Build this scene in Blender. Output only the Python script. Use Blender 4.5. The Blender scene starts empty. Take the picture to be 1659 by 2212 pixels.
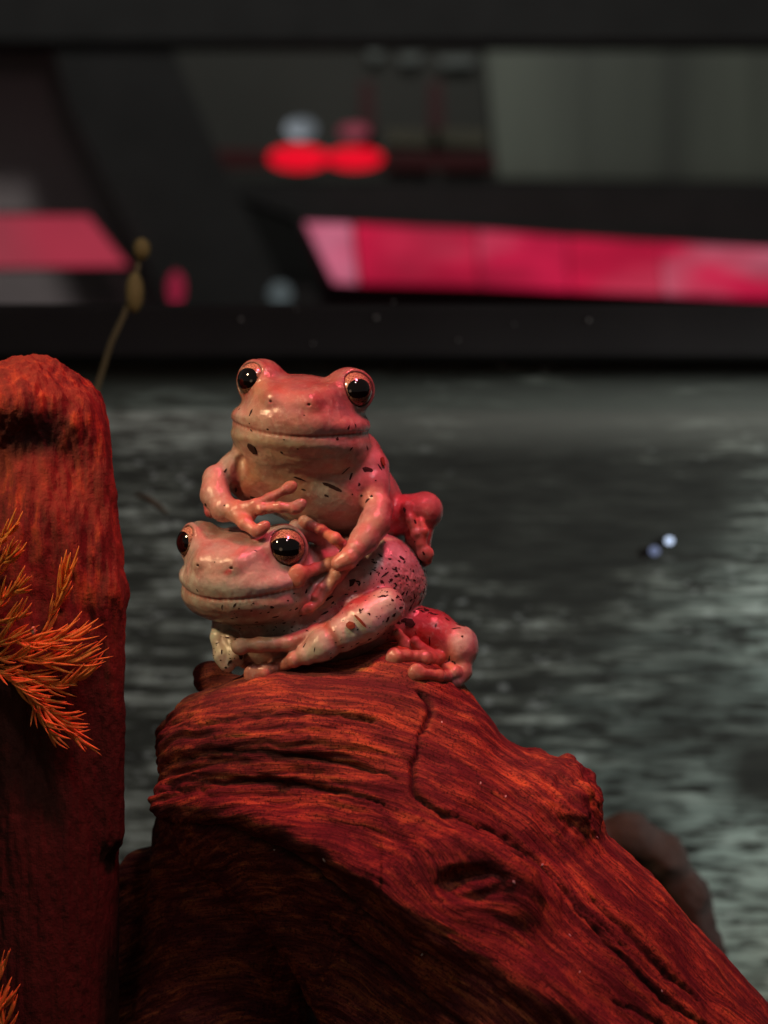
import bpy, math, random
import numpy as np
from mathutils import Vector, Matrix
from mathutils.bvhtree import BVHTree

random.seed(7)
RNG = np.random.default_rng(7)
scene = bpy.context.scene
COL = scene.collection
PI = math.pi

# ------------------------------------------------------------------ units
# W units: 79 W = 1 cm.  The sculpting is done in W, meshes are written in metres.
M = 0.01 / 79.0
D0 = 4740.0                       # lens to frogs: 60 cm


def FW(px, py, d=0.0):            # place of the photograph's point at depth d behind the frogs
    s = (D0 + d) / D0
    return np.array([(px - 829.5) * s, d, (1106.0 - py) * s])


def CW(cx, cy, cd=0.0):           # the same from the close-up of the frogs
    return FW(331.8 + 0.44 * cx, 729.9 + 0.44 * cy, cd * 0.44)


# ------------------------------------------------------------------ camera
cam_data = bpy.data.cameras.new('camera')
cam = bpy.data.objects.new('camera', cam_data)
COL.objects.link(cam)
cam.location = (0, -0.60, 0)
cam.rotation_euler = (PI / 2, 0, 0)
cam_data.sensor_fit = 'VERTICAL'
cam_data.sensor_height = 36.0
cam_data.lens = 36.0 * 0.60 / 0.28
cam_data.clip_start = 0.01
cam_data.clip_end = 50
cam_data.dof.use_dof = True
cam_data.dof.focus_distance = 0.585
cam_data.dof.aperture_fstop = (cam_data.lens / 1000.0) / 0.0074
scene.camera = cam

# ------------------------------------------------------------------ world, lamps, exposure
world = bpy.data.worlds.new('World')
scene.world = world
world.use_nodes = True
wb = world.node_tree.nodes['Background']
wb.inputs[0].default_value = (0.80, 0.86, 0.80, 1)
wb.inputs[1].default_value = 0.058

scene.view_settings.view_transform = 'Standard'
scene.view_settings.look = 'None'
scene.view_settings.exposure = 0
scene.view_settings.gamma = 1
scene.cycles.use_denoising = True


def aim(o, target):
    o.rotation_euler = (Vector(target) - o.location).to_track_quat('-Z', 'Y').to_euler()


def area(name, loc, target, size, power, color):
    l = bpy.data.lights.new(name, 'AREA')
    l.shape = 'DISK'
    l.size = size
    l.energy = power
    l.color = color
    o = bpy.data.objects.new(name, l)
    COL.objects.link(o)
    o.location = loc
    aim(o, target)
    return o


def spot(name, loc, target, radius, power, color, deg, blend):
    l = bpy.data.lights.new(name, 'SPOT')
    l.shadow_soft_size = radius
    l.energy = power
    l.color = color
    l.spot_size = math.radians(deg)
    l.spot_blend = blend
    o = bpy.data.objects.new(name, l)
    COL.objects.link(o)
    o.location = loc
    aim(o, target)
    return o


spot('red_heat_lamp', (0.10, -0.15, 0.45), (0.025, -0.075, -0.12), 0.035, 10.0, (1.0, 0.09, 0.15), 56, 0.5)
spot('warm_basking_lamp', (-0.31, -0.21, 0.25), (-0.038, 0.0, 0.018), 0.020, 7.2, (1.0, 0.70, 0.38), 23, 0.9)
area('pale_room_lamp', (0.10, -0.42, 0.55), (-0.01, 0, 0.03), 0.08, 0.7, (1.0, 0.74, 0.74))
area('low_fill_glow', (-0.25, -0.55, -0.05), (0.0, 0, -0.10), 0.20, 0.075, (1.0, 0.66, 0.42))  # dim unseen fill added to lift the log's dark underside
spot('panel_fill', (0.64, 0.10, 0.10), (0.04, 0.32, -0.09), 0.03, 10.0, (0.92, 1.0, 0.97), 34, 0.6)  # unseen fill added to brighten the rear panel only
spot('pane_fill', (0.0, 0.75, 1.2), (0.0, 2.4, 0.35), 0.10, 17.0, (0.95, 1.0, 0.93), 100, 0.6)  # unseen fill added so the far panes show

# ------------------------------------------------------------------ node helpers


class NT:
    def __init__(self, name):
        self.m = bpy.data.materials.new(name)
        self.m.use_nodes = True
        self.t = self.m.node_tree
        self.n = self.t.nodes
        self.p = self.n['Principled BSDF']
        self.out = self.n['Material Output']

    def add(self, kind, **kw):
        n = self.n.new('ShaderNode' + kind)
        for k, v in kw.items():
            setattr(n, k, v)
        return n

    def link(self, a, b):
        self.t.links.new(a, b)

    def coord(self, scale=(1, 1, 1), attr=None, kind='Object'):
        if attr:
            s = self.add('Attribute', attribute_name=attr).outputs['Vector']
        else:
            s = self.add('TexCoord').outputs[kind]
        mp = self.add('Mapping')
        mp.inputs['Scale'].default_value = scale
        self.link(s, mp.inputs[0])
        return mp.outputs[0]

    def noise(self, vec, scale=1.0, detail=4, rough=0.55, dist=0.0):
        n = self.add('TexNoise')
        n.inputs['Scale'].default_value = scale
        n.inputs['Detail'].default_value = detail
        n.inputs['Roughness'].default_value = rough
        n.inputs['Distortion'].default_value = dist
        self.link(vec, n.inputs['Vector'])
        return n.outputs[0]

    def ramp(self, fac, stops, interp='LINEAR'):
        r = self.add('ValToRGB')
        r.color_ramp.interpolation = interp
        e = r.color_ramp.elements
        while len(e) < len(stops):
            e.new(0.5)
        for el, (p, c) in zip(e, stops):
            el.position = p
            if not hasattr(c, '__len__'):
                c = (c, c, c)
            el.color = (*c, 1)
        self.link(fac, r.inputs[0])
        return r.outputs[0]

    def mix(self, fac, a, b, mode='MIX'):
        m = self.add('Mix', data_type='RGBA', blend_type=mode)
        for sock, v in ((m.inputs[0], fac), (m.inputs[6], a), (m.inputs[7], b)):
            if hasattr(v, 'is_linked') or hasattr(v, 'links'):
                self.link(v, sock)
            elif hasattr(v, '__len__'):
                sock.default_value = (*v, 1)
            else:
                sock.default_value = v
        return m.outputs[2]

    def math(self, op, a, b=0.0):
        m = self.add('Math', operation=op)
        for sock, v in ((m.inputs[0], a), (m.inputs[1], b)):
            if hasattr(v, 'links'):
                self.link(v, sock)
            else:
                sock.default_value = v
        return m.outputs[0]

    def bump(self, h, strength, dist, prev=None):
        b = self.add('Bump')
        b.inputs['Strength'].default_value = strength
        b.inputs['Distance'].default_value = dist
        self.link(h, b.inputs['Height'])
        if prev is not None:
            self.link(prev, b.inputs['Normal'])
        return b.outputs[0]

    def set(self, name, v):
        s = self.p.inputs[name]
        if hasattr(v, 'links'):
            self.link(v, s)
        elif hasattr(v, '__len__') and len(v) == 3 and s.type == 'RGBA':
            s.default_value = (*v, 1)
        else:
            s.default_value = v


def plain(name, col, rough=0.6, spec=0.4, var=0.25, scale=60):
    t = NT(name)
    n = t.noise(t.coord(), scale, 4)
    a = tuple(c * (1 - var) for c in col)
    b = tuple(c * (1 + var) for c in col)
    t.set('Base Color', t.mix(n, a, b))
    t.set('Roughness', rough)
    t.set('Specular IOR Level', spec)
    return t.m


def glow(name, col, strength, var=0.3, scale=(30, 30, 30), col2=None):
    """a lit lamp diffuser with slightly uneven brightness"""
    t = NT(name)
    n = t.noise(t.coord(scale), 1.0, 2)
    f = t.ramp(n, [(0.35, 1 - var), (0.7, 1 + var)])
    c2 = col2 or col
    t.set('Base Color', (0.01, 0.01, 0.01))
    t.set('Specular IOR Level', 0.15)
    n2 = t.ramp(t.noise(t.coord(tuple(s * 0.7 for s in scale)), 1.0, 2), [(0.42, 0.0), (0.68, 1.0)])
    t.set('Emission Color', t.mix(n2, col, c2))
    t.set('Emission Strength', t.math('MULTIPLY', f, strength))
    return t.m


# ------------------------------------------------------------------ object helpers
def tag(o, label=None, cat=None, group=None, kind=None):
    if label:
        o['label'] = label
    if cat:
        o['category'] = cat
    if group:
        o['group'] = group
    if kind:
        o['kind'] = kind
    return o


def empty(name, loc=(0, 0, 0)):
    o = bpy.data.objects.new(name, None)
    o.empty_display_size = 0.01
    COL.objects.link(o)
    o.location = loc
    return o


def quick_mesh(name, V, Q, mat, parent=None, smooth=True, attrs=None, origin=None):
    """V in metres (N,3); Q (K,4) or (K,3) index array"""
    V = np.asarray(V, np.float32)
    if origin is None:
        origin = (0, 0, 0)
    Vl = V - np.asarray(origin, np.float32)
    me = bpy.data.meshes.new(name)
    me.vertices.add(len(Vl))
    me.vertices.foreach_set('co', Vl.ravel())
    k = Q.shape[1]
    me.loops.add(Q.size)
    me.loops.foreach_set('vertex_index', Q.ravel().astype(np.int32))
    me.polygons.add(len(Q))
    me.polygons.foreach_set('loop_start', np.arange(0, Q.size, k, dtype=np.int32))
    me.polygons.foreach_set('loop_total', np.full(len(Q), k, np.int32))
    me.polygons.foreach_set('use_smooth', np.full(len(Q), smooth, bool))
    me.update(calc_edges=True)
    for an, (typ, data) in (attrs or {}).items():
        a = me.attributes.new(an, typ, 'POINT')
        if typ == 'FLOAT_COLOR':
            d = np.ones((len(Vl), 4), np.float32)
            d[:, :3] = data
            a.data.foreach_set('color', d.ravel())
        elif typ == 'FLOAT_VECTOR':
            a.data.foreach_set('vector', np.asarray(data, np.float32).ravel())
        else:
            a.data.foreach_set('value', np.asarray(data, np.float32).ravel())
    me.materials.append(mat)
    o = bpy.data.objects.new(name, me)
    COL.objects.link(o)
    if parent is not None:
        o.parent = parent
        o.location = np.asarray(origin) - np.asarray(parent.location)
    else:
        o.location = origin
    return o


class MB:
    """collects polygons for one mesh (metres)"""

    def __init__(self):
        self.v, self.f = [], []

    def poly(self, pts, faces):
        b = len(self.v)
        self.v += [tuple(p) for p in pts]
        self.f += [tuple(b + i for i in f) for f in faces]

    def box(self, c, s, rot=None):
        R = rot or Matrix.Identity(3)
        pts = []
        for x in (-1, 1):
            for y in (-1, 1):
                for z in (-1, 1):
                    pts.append(Vector(c) + R @ Vector((x * s[0] / 2, y * s[1] / 2, z * s[2] / 2)))
        self.poly(pts, [(0, 1, 3, 2), (4, 6, 7, 5), (0, 4, 5, 1), (2, 3, 7, 6), (0, 2, 6, 4), (1, 5, 7, 3)])

    def prism(self, pts, depth):
        """outline points (x,y,z) extruded by depth in +y"""
        n = len(pts)
        a = [tuple(p) for p in pts]
        b = [(p[0], p[1] + depth, p[2]) for p in pts]
        self.poly(a + b, [tuple(range(n)), tuple(range(2 * n - 1, n - 1, -1))] +
                  [(i, n + i, n + (i + 1) % n, (i + 1) % n) for i in range(n)])

    def tube(self, pts, rad, n=6):
        pts = [Vector(p) for p in pts]
        rings = []
        for i, p in enumerate(pts):
            t = (pts[min(i + 1, len(pts) - 1)] - pts[max(i - 1, 0)]).normalized()
            a = t.cross(Vector((0.3, 0.2, 0.9))).normalized()
            b = t.cross(a)
            rings.append([p + (a * math.cos(2 * PI * j / n) + b * math.sin(2 * PI * j / n)) * rad[i] for j in range(n)])
        f = []
        for i in range(len(pts) - 1):
            for j in range(n):
                f.append((i * n + j, i * n + (j + 1) % n, (i + 1) * n + (j + 1) % n, (i + 1) * n + j))
        f.append(tuple(range(n - 1, -1, -1)))
        f.append(tuple((len(pts) - 1) * n + j for j in range(n)))
        self.poly([v for r in rings for v in r], f)

    def ball(self, c, r, nu=20, nv=12):
        pts, f = [], []
        if not hasattr(r, '__len__'):
            r = (r, r, r)
        for i in range(nv + 1):
            th = PI * i / nv
            for j in range(nu):
                ph = 2 * PI * j / nu
                pts.append((c[0] + r[0] * math.sin(th) * math.cos(ph), c[1] + r[1] * math.sin(th) * math.sin(ph), c[2] + r[2] * math.cos(th)))
        for i in range(nv):
            for j in range(nu):
                f.append((i * nu + j, (i + 1) * nu + j, (i + 1) * nu + (j + 1) % nu, i * nu + (j + 1) % nu))
        self.poly(pts, f)

    def build(self, name, mat, parent=None, smooth=False, bevel=0.0):
        me = bpy.data.meshes.new(name)
        me.from_pydata(self.v, [], self.f)
        me.validate()
        if smooth:
            me.polygons.foreach_set('use_smooth', [True] * len(me.polygons))
        me.materials.append(mat)
        o = bpy.data.objects.new(name, me)
        COL.objects.link(o)
        if parent is not None:
            o.parent = parent
            o.matrix_parent_inverse = Matrix.Translation(-Vector(parent.location))
        if bevel:
            bv = o.modifiers.new('bevel', 'BEVEL')
            bv.width = bevel
            bv.segments = 2
        return o


# ------------------------------------------------------------------ numpy noise
def _hash(i, j, k, seed):
    h = (i * 374761393 + j * 668265263 + k * 2147483647 + seed * 974634777) & 0xFFFFFFFF
    h = ((h ^ (h >> 13)) * 1274126177) & 0xFFFFFFFF
    h = ((h ^ (h >> 16)) * 2246822519) & 0xFFFFFFFF
    return ((h ^ (h >> 15)) & 0xFFFFFF).astype(np.float64) / 0xFFFFFF * 2 - 1


def vnoise(p, seed=0):
    p = np.asarray(p, np.float64)
    i = np.floor(p).astype(np.int64)
    f = p - i
    u = f * f * f * (f * (f * 6 - 15) + 10)
    r = 0
    for a in (0, 1):
        wx = u[:, 0] if a else 1 - u[:, 0]
        for b in (0, 1):
            wy = u[:, 1] if b else 1 - u[:, 1]
            for c in (0, 1):
                wz = u[:, 2] if c else 1 - u[:, 2]
                r = r + wx * wy * wz * _hash(i[:, 0] + a, i[:, 1] + b, i[:, 2] + c, seed)
    return r


def fbm(p, seed=0, oct=3):
    p = np.asarray(p, np.float64)
    r, a = 0, 1.0
    for o in range(oct):
        r = r + a * vnoise(p * 2 ** o, seed + o * 17)
        a *= 0.5
    return r


# ------------------------------------------------------------------ implicit sculpting
def smin(a, b, k):
    if k <= 0:
        return np.minimum(a, b)
    h = np.clip(0.5 + 0.5 * (b - a) / k, 0, 1)
    return b * (1 - h) + a * h - k * h * (1 - h)


class Prim:
    def __init__(self, kind, k, col, **kw):
        self.kind, self.k, self.col = kind, k, col
        self.__dict__.update(kw)
        if kind == 'ell':
            R = np.abs(self.R)
            e = R @ self.r
            self.lo, self.hi = self.c - e, self.c + e
        elif kind == 'cone':
            self.lo = np.minimum(self.a - self.ra, self.b - self.rb)
            self.hi = np.maximum(self.a + self.ra, self.b + self.rb)
        elif kind == 'torus':
            e = self.R_ + self.r_
            self.lo, self.hi = self.c - e, self.c + e

    def dist(self, p):
        if self.kind == 'ell':
            q = (p - self.c) @ self.R
            k0 = np.sqrt(((q / self.r) ** 2).sum(-1)) + 1e-9
            k1 = np.sqrt(((q / self.r ** 2) ** 2).sum(-1)) + 1e-9
            return k0 * (k0 - 1) / k1
        if self.kind == 'cone':
            ba = self.b - self.a
            t = np.clip(((p - self.a) @ ba) / max(ba @ ba, 1e-9), 0, 1)
            d = p - self.a - t[..., None] * ba
            return np.sqrt((d ** 2).sum(-1)) - (self.ra + (self.rb - self.ra) * t)
        if self.kind == 'torus':
            q = p - self.c
            h = q @ self.n
            rad = np.sqrt(np.maximum((q ** 2).sum(-1) - h * h, 0))
            return np.sqrt((rad - self.R_) ** 2 + h * h) - self.r_


def ell(c, r, k=40, col=None, R=None):
    return Prim('ell', k, col, c=np.asarray(c, float), r=np.asarray(r, float), R=np.eye(3) if R is None else R)


def cone(a, b, ra, rb, k=20, col=None):
    return Prim('cone', k, col, a=np.asarray(a, float), b=np.asarray(b, float), ra=float(ra), rb=float(rb))


def torus(c, n, R_, r_, k=10, col=None):
    n = np.asarray(n, float)
    return Prim('torus', k, col, c=np.asarray(c, float), n=n / np.linalg.norm(n), R_=R_, r_=r_)


def chain(pts, k=12, col=None):
    """pts: list of (point, radius)"""
    return [cone(a[0], b[0], a[1], b[1], k, col) for a, b in zip(pts[:-1], pts[1:])]


class Sculpt:
    def __init__(self):
        self.groups = []

    def add(self, prims, k=20):
        self.groups.append(('add', k, prims))

    def sub(self, prims, k=6):
        self.groups.append(('sub', k, prims))

    def eval(self, P):
        F = np.full(P.shape[:-1], 1e4)
        for op, k, prims in self.groups:
            G = None
            for p in prims:
                d = p.dist(P)
                G = d if G is None else smin(G, d, p.k)
            F = smin(F, G, k) if op == 'add' else -smin(-F, G, k)
        return F

    def mesh(self, h):
        allp = [p for op, k, pr in self.groups if op == 'add' for p in pr]
        lo = np.min([p.lo for p in allp], 0) - 6 * h
        hi = np.max([p.hi for p in allp], 0) + 6 * h
        n = np.ceil((hi - lo) / h).astype(int) + 1
        ax = [(lo[i] + h * np.arange(n[i])).astype(np.float64) for i in range(3)]
        F = np.full(n, 1e4, np.float32)

        def rng(a, b, m):
            i0 = np.maximum(np.floor((a - m - lo) / h).astype(int), 0)
            i1 = np.minimum(np.ceil((b + m - lo) / h).astype(int) + 1, n)
            return i0, i1
        for op, k, prims in self.groups:
            glo = np.min([p.lo for p in prims], 0)
            ghi = np.max([p.hi for p in prims], 0)
            kk = max([k] + [p.k for p in prims])
            g0, g1 = rng(glo, ghi, kk + 4 * h)
            if (g1 <= g0).any():
                continue
            G = np.full(g1 - g0, 1e4, np.float32)
            for p in prims:
                i0, i1 = rng(p.lo, p.hi, p.k + 4 * h)
                i0 = np.maximum(i0, g0)
                i1 = np.minimum(i1, g1)
                if (i1 <= i0).any():
                    continue
                X, Y, Z = np.meshgrid(ax[0][i0[0]:i1[0]], ax[1][i0[1]:i1[1]], ax[2][i0[2]:i1[2]], indexing='ij')
                d = p.dist(np.stack([X, Y, Z], -1)).astype(np.float32)
                s = tuple(slice(i0[i] - g0[i], i1[i] - g0[i]) for i in range(3))
                G[s] = smin(G[s], d, p.k)
            s = tuple(slice(g0[i], g1[i]) for i in range(3))
            F[s] = smin(F[s], G, k) if op == 'add' else -smin(-F[s], G, k)
        return surface_nets(F, lo, h)

    def colors(self, V, sigma):
        prims = [p for op, k, pr in self.groups if op == 'add' for p in pr if p.col is not None]
        dmin = np.full(len(V), 1e9)
        ds = []
        for p in prims:
            d = p.dist(V)
            ds.append(d)
            dmin = np.minimum(dmin, d)
        C = np.zeros((len(V), 3))
        W = np.zeros(len(V))
        for p, d in zip(prims, ds):
            w = np.exp(-(d - dmin) / sigma)
            C += w[:, None] * np.asarray(p.col)
            W += w
        return C / W[:, None]


def surface_nets(F, lo, h):
    S = F < 0
    n = np.array(F.shape)
    cnt = np.zeros(n - 1, np.int8)
    for a in (0, 1):
        for b in (0, 1):
            for c in (0, 1):
                cnt += S[a:n[0] - 1 + a, b:n[1] - 1 + b, c:n[2] - 1 + c]
    act = (cnt > 0) & (cnt < 8)
    I = np.argwhere(act)
    idx = np.full(n - 1, -1, np.int32)
    idx[act] = np.arange(len(I))
    acc = np.zeros((len(I), 3))
    num = np.zeros(len(I))
    corners = [(a, b, c) for a in (0, 1) for b in (0, 1) for c in (0, 1)]
    vals = {co: F[I[:, 0] + co[0], I[:, 1] + co[1], I[:, 2] + co[2]] for co in corners}
    for co in corners:
        for axx in range(3):
            if co[axx] == 0:
                c2 = list(co)
                c2[axx] = 1
                c2 = tuple(c2)
                a, b = vals[co].astype(float), vals[c2].astype(float)
                m = (a < 0) != (b < 0)
                t = np.where(m, a / np.where(m, a - b, 1), 0)
                pt = np.tile(np.array(co, float), (len(I), 1))
                pt[:, axx] = t
                acc += np.where(m[:, None], pt, 0)
                num += m
    V = lo + h * (I + acc / num[:, None])
    quads = []
    for axx in range(3):
        u, v = (axx + 1) % 3, (axx + 2) % 3
        sl0 = [slice(None)] * 3
        sl1 = [slice(None)] * 3
        sl0[axx] = slice(0, n[axx] - 1)
        sl1[axx] = slice(1, n[axx])
        a, b = S[tuple(sl0)], S[tuple(sl1)]
        E = np.argwhere(a != b)
        ok = (E[:, u] > 0) & (E[:, v] > 0) & (E[:, u] < n[u] - 1) & (E[:, v] < n[v] - 1)
        E = E[ok]
        ins = a[tuple(E.T)]

        def cell(du, dv):
            q = E.copy()
            q[:, u] += du
            q[:, v] += dv
            return idx[tuple(q.T)]
        q = np.stack([cell(-1, -1), cell(0, -1), cell(0, 0), cell(-1, 0)], 1)
        q[~ins] = q[~ins][:, ::-1]
        quads.append(q)
    return V, np.concatenate(quads)


def vnormals(V, Q):
    fn = np.cross(V[Q[:, 2]] - V[Q[:, 0]], V[Q[:, 3]] - V[Q[:, 1]])
    N = np.zeros_like(V)
    for c in range(4):
        for a in range(3):
            N[:, a] += np.bincount(Q[:, c], fn[:, a], len(V))
    return N / (np.linalg.norm(N, axis=1, keepdims=True) + 1e-9)


CAM_W = np.array([0, -D0, 0.0])


class Surf:
    """ray queries against a finished sculpt, in W units"""

    def __init__(self, V, Q):
        self.b = BVHTree.FromPolygons([tuple(v) for v in V.tolist()], Q.tolist())

    def depth(self, p):
        d = np.asarray(p) - CAM_W
        hit = self.b.ray_cast(Vector(CAM_W), Vector(d))
        return None if hit[0] is None else hit[0].y

    def hit(self, p):
        d = np.asarray(p) - CAM_W
        return self.b.ray_cast(Vector(CAM_W), Vector(d))


# ================================================================== SETTING
# ---- dark room behind the tank, floor of the tank
m_black = plain('black frame plastic', (0.036, 0.033, 0.0335), 0.8, 0.10, 0.3, 20)
m_dark = plain('dark room wall', (0.030, 0.027, 0.027), 0.8, 0.2, 0.4, 4)
m_soil = plain('dark damp soil', (0.018, 0.010, 0.007), 0.9, 0.2, 0.5, 250)


def Fm(px, py, d):
    return FW(px, py, d) * M


FAR = 17500.0     # W; about 2.2 m behind the frogs
MID = 12500.0
BACK = 2500.0     # rear panel of the tank, 32 cm behind

mb = MB()
mb.box((0, 2.9, 0.2), (6.0, 0.04, 3.0))
tag(mb.build('back_wall', m_dark), kind='structure')
mb = MB()
mb.box((0, 0.9, -0.215), (6.0, 4.0, 0.02))
tag(mb.build('ground', m_soil), kind='structure')

# ---- rear panel of the tank: wet, with pale streaks and painted glints
t = NT('wet streaked rear panel')
co = t.coord()
s1 = t.noise(t.coord((20, 1, 230)), 1.0, 5, 0.6)          # long level streaks
s2 = t.noise(t.coord((58, 1, 400)), 1.0, 4, 0.6)
s3 = t.noise(t.coord((8.0, 1, 12.0)), 1.0, 2, 0.5)        # big patches
s4 = t.noise(t.coord((150, 1, 330)), 1.0, 2, 0.5)
st = t.math('MULTIPLY', t.ramp(s1, [(0.36, 0.15), (0.64, 1.0)]), t.ramp(s2, [(0.36, 0.2), (0.66, 1.0)]))
pt = t.ramp(s3, [(0.36, 0.25), (0.66, 1.0)])
f = t.math('MULTIPLY', st, pt)
base = t.ramp(f, [(0.0, (0.022, 0.023, 0.019)), (0.25, (0.066, 0.070, 0.058)), (0.48, (0.26, 0.28, 0.24)), (0.72, (0.55, 0.59, 0.53))])
dots = t.ramp(s4, [(0.62, 0.0), (0.72, 1.0)])
dots = t.math('MULTIPLY', t.math('MULTIPLY', dots, 0.6), t.ramp(s3, [(0.46, 0.0), (0.62, 1.0)]))
base = t.mix(dots, base, (0.80, 0.84, 0.80))
# broad lighter band under the rim; green-white glints painted low down on the right
sep = t.add('SeparateXYZ')
t.link(co, sep.inputs[0])
band = t.ramp(t.math('ADD', t.math('MULTIPLY', sep.outputs[2], 2.0), 0.5), [(0.545, 0.0), (0.575, 1.0), (0.59, 1.0), (0.62, 0.0)])
base = t.mix(t.math('MULTIPLY', band, 0.6), base, (0.30, 0.31, 0.27))
low = t.ramp(t.math('SUBTRACT', t.math('MULTIPLY', sep.outputs[0], 2.2), t.math('MULTIPLY', sep.outputs[2], 2.0)), [(0.28, 0.0), (0.60, 1.0)])
green_glint = t.math('MULTIPLY', t.math('MULTIPLY', low, t.ramp(s3, [(0.38, 0.0), (0.54, 1.0)])), t.ramp(s2, [(0.40, 0.0), (0.56, 1.0)]))
base = t.mix(t.math('MULTIPLY', green_glint, 0.6), base, (0.74, 0.92, 0.82))
dx = t.math('ADD', sep.outputs[0], 0.092)
dz = t.math('ADD', sep.outputs[2], -0.036)
rad = t.math('ADD', t.math('MULTIPLY', t.math('MULTIPLY', dx, dx), 420.0), t.math('MULTIPLY', t.math('MULTIPLY', dz, dz), 3200.0))
patch = t.math('MULTIPLY', t.ramp(rad, [(0.0, 0.85), (1.0, 0.0)]), t.ramp(s2, [(0.42, 0.0), (0.6, 1.0)]))  # bright reflected streak at upper left painted into the colour
base = t.mix(patch, base, (0.70, 0.76, 0.68))
t.set('Base Color', base)
t.set('Roughness', 0.6)
t.link(t.bump(s2, 0.25, 0.0012), t.p.inputs['Normal'])
m_panel = t.m
top = Fm(0, 775, BACK)[2]
mb = MB()
mb.box((0, BACK * M + 0.006, (top - 0.21) / 2), (2.2, 0.010, top + 0.21))
tag(mb.build('rear_panel', m_panel), 'grey wet streaked rear panel of the tank behind the driftwood', 'tank panel')
# black rim bar above it
z0, z1 = Fm(0, 774, BACK - 240)[2], Fm(0, 655, BACK - 240)[2]
mb = MB()
mb.box((0, BACK * M - 0.010, (z0 + z1) / 2), (2.2, 0.04, z1 - z0))
tag(mb.build('frame_rail', m_black, bevel=0.003), 'black level frame rail along the top of the grey panel', 'frame rail')

m_drop = plain('pale water drop', (0.45, 0.42, 0.40), 0.15, 0.8, 0.1, 50)
for (dx_, dy_, dr_) in ((520, 690, 5), (812, 686, 6), (850, 652, 3.5), (1272, 692, 5), (640, 668, 3.5), (676, 742, 4), (990, 735, 3.5), (1110, 700, 3)):
    mb = MB()
    mb.ball(Fm(dx_, dy_, BACK - 240), dr_ * M, 12, 8)
    tag(mb.build('water_drop', m_drop, smooth=True), 'tiny pale water drop clinging to the black rail above the frogs', 'water drop', 'water drops on the black rail')

# ---- upper background: frames, lit strips, panels (all far out of focus)
mb = MB()
q = [Fm(*p, MID + 400) for p in ((70, -60), (300, -60), (470, 330), (700, 800), (430, 800), (150, 230))]
mb.prism(q, 0.05)
tag(mb.build('frame_post', m_black), 'broad black slanting frame post left of the red lamps', 'frame post')
mb = MB()
q = [Fm(*p, MID) for p in ((-400, 640), (-400, 20), (-60, -60), (2100, -60), (2100, 60), (1000, 75), (300, 60))]
mb = MB()
mb.box((0, (MID + 500) * M, Fm(0, 25, MID + 500)[2] + 0.075), (3.2, 0.05, 0.15 + 0.07))
tag(mb.build('ceiling_rail', m_black), 'black level rail across the very top of the picture', 'frame rail')
mb = MB()
q = [Fm(*p, MID + 900) for p in ((440, 395), (2200, 395), (2200, 545), (1659, 528), (1000, 497), (640, 470))]
mb.prism(q, 0.05)
tag(mb.build('upper_rail', m_black), 'black hood bar just above the long pink light strip', 'frame rail')
mb = MB()
q = [Fm(*p, MID + 900) for p in ((700, 618), (1200, 636), (1659, 655), (2200, 668), (2200, 860), (560, 860), (560, 618))]
mb.prism(q, 0.05)
tag(mb.build('lower_rail', m_black), 'black base bar just below the long pink light strip', 'frame rail')

# long pink strip: housing and five lit panels
strip = empty('light_strip', Fm(1150, 560, MID + 600))
tag(strip, 'long pinkish red light strip of lit panels behind the frogs', 'light strip')
edges = [(655, 480, 718, 608), (762, 484, 776, 611), (1030, 497, 1038, 617), (1226, 512, 1232, 626), (1428, 524, 1434, 634), (1700, 540, 1704, 646), (1960, 552, 1964, 656)]
mb = MB()
mb.prism([Fm(*p, MID + 760) for p in ((640, 470), (2000, 545), (2000, 668), (705, 618))], 0.02)
mb.build('housing', m_black, strip)
m_pinks = [glow('pale pink lit diffuser', (0.62, 0.05, 0.13), 0.66, 0.45, (9, 9, 16), (0.66, 0.20, 0.30)),
           glow('pink red lit diffuser', (0.58, 0.008, 0.052), 0.72, 0.3, (8, 8, 20), (0.60, 0.05, 0.10)),
           glow('pink lit diffuser', (0.58, 0.010, 0.058), 0.70, 0.4, (8, 8, 20), (0.60, 0.16, 0.23))]
for i in range(6):
    a, b = edges[i], edges[i + 1]
    g = 3
    mb = MB()
    mb.prism([Fm(a[0] + g, a[1], MID + 600), Fm(b[0] - g, b[1], MID + 600), Fm(b[2] - g, b[3], MID + 600), Fm(a[2] + g, a[3], MID + 600)], 0.012)
    mb.build('lit_panel', m_pinks[(0, 1, 2, 1, 2, 2)[i]], strip)

# left pink patch
lp = empty('pink_lightbox', Fm(100, 520, MID + 200))
tag(lp, 'dull pink lit panel at the left edge beside the slanting post', 'light panel')
mb = MB()
mb.prism([Fm(*p, MID + 200) for p in ((-300, 462), (190, 466), (275, 572), (-300, 578))], 0.012)
mb.build('diffuser', glow('dull pink diffuser', (0.42, 0.035, 0.065), 0.62, 0.3, (5, 5, 5), (0.34, 0.07, 0.09)), lp)
mb = MB()
mb.prism([Fm(*p, MID + 330) for p in ((-320, 455), (195, 459), (284, 578), (-320, 586))], 0.01)
mb.build('housing', m_black, lp)

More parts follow.
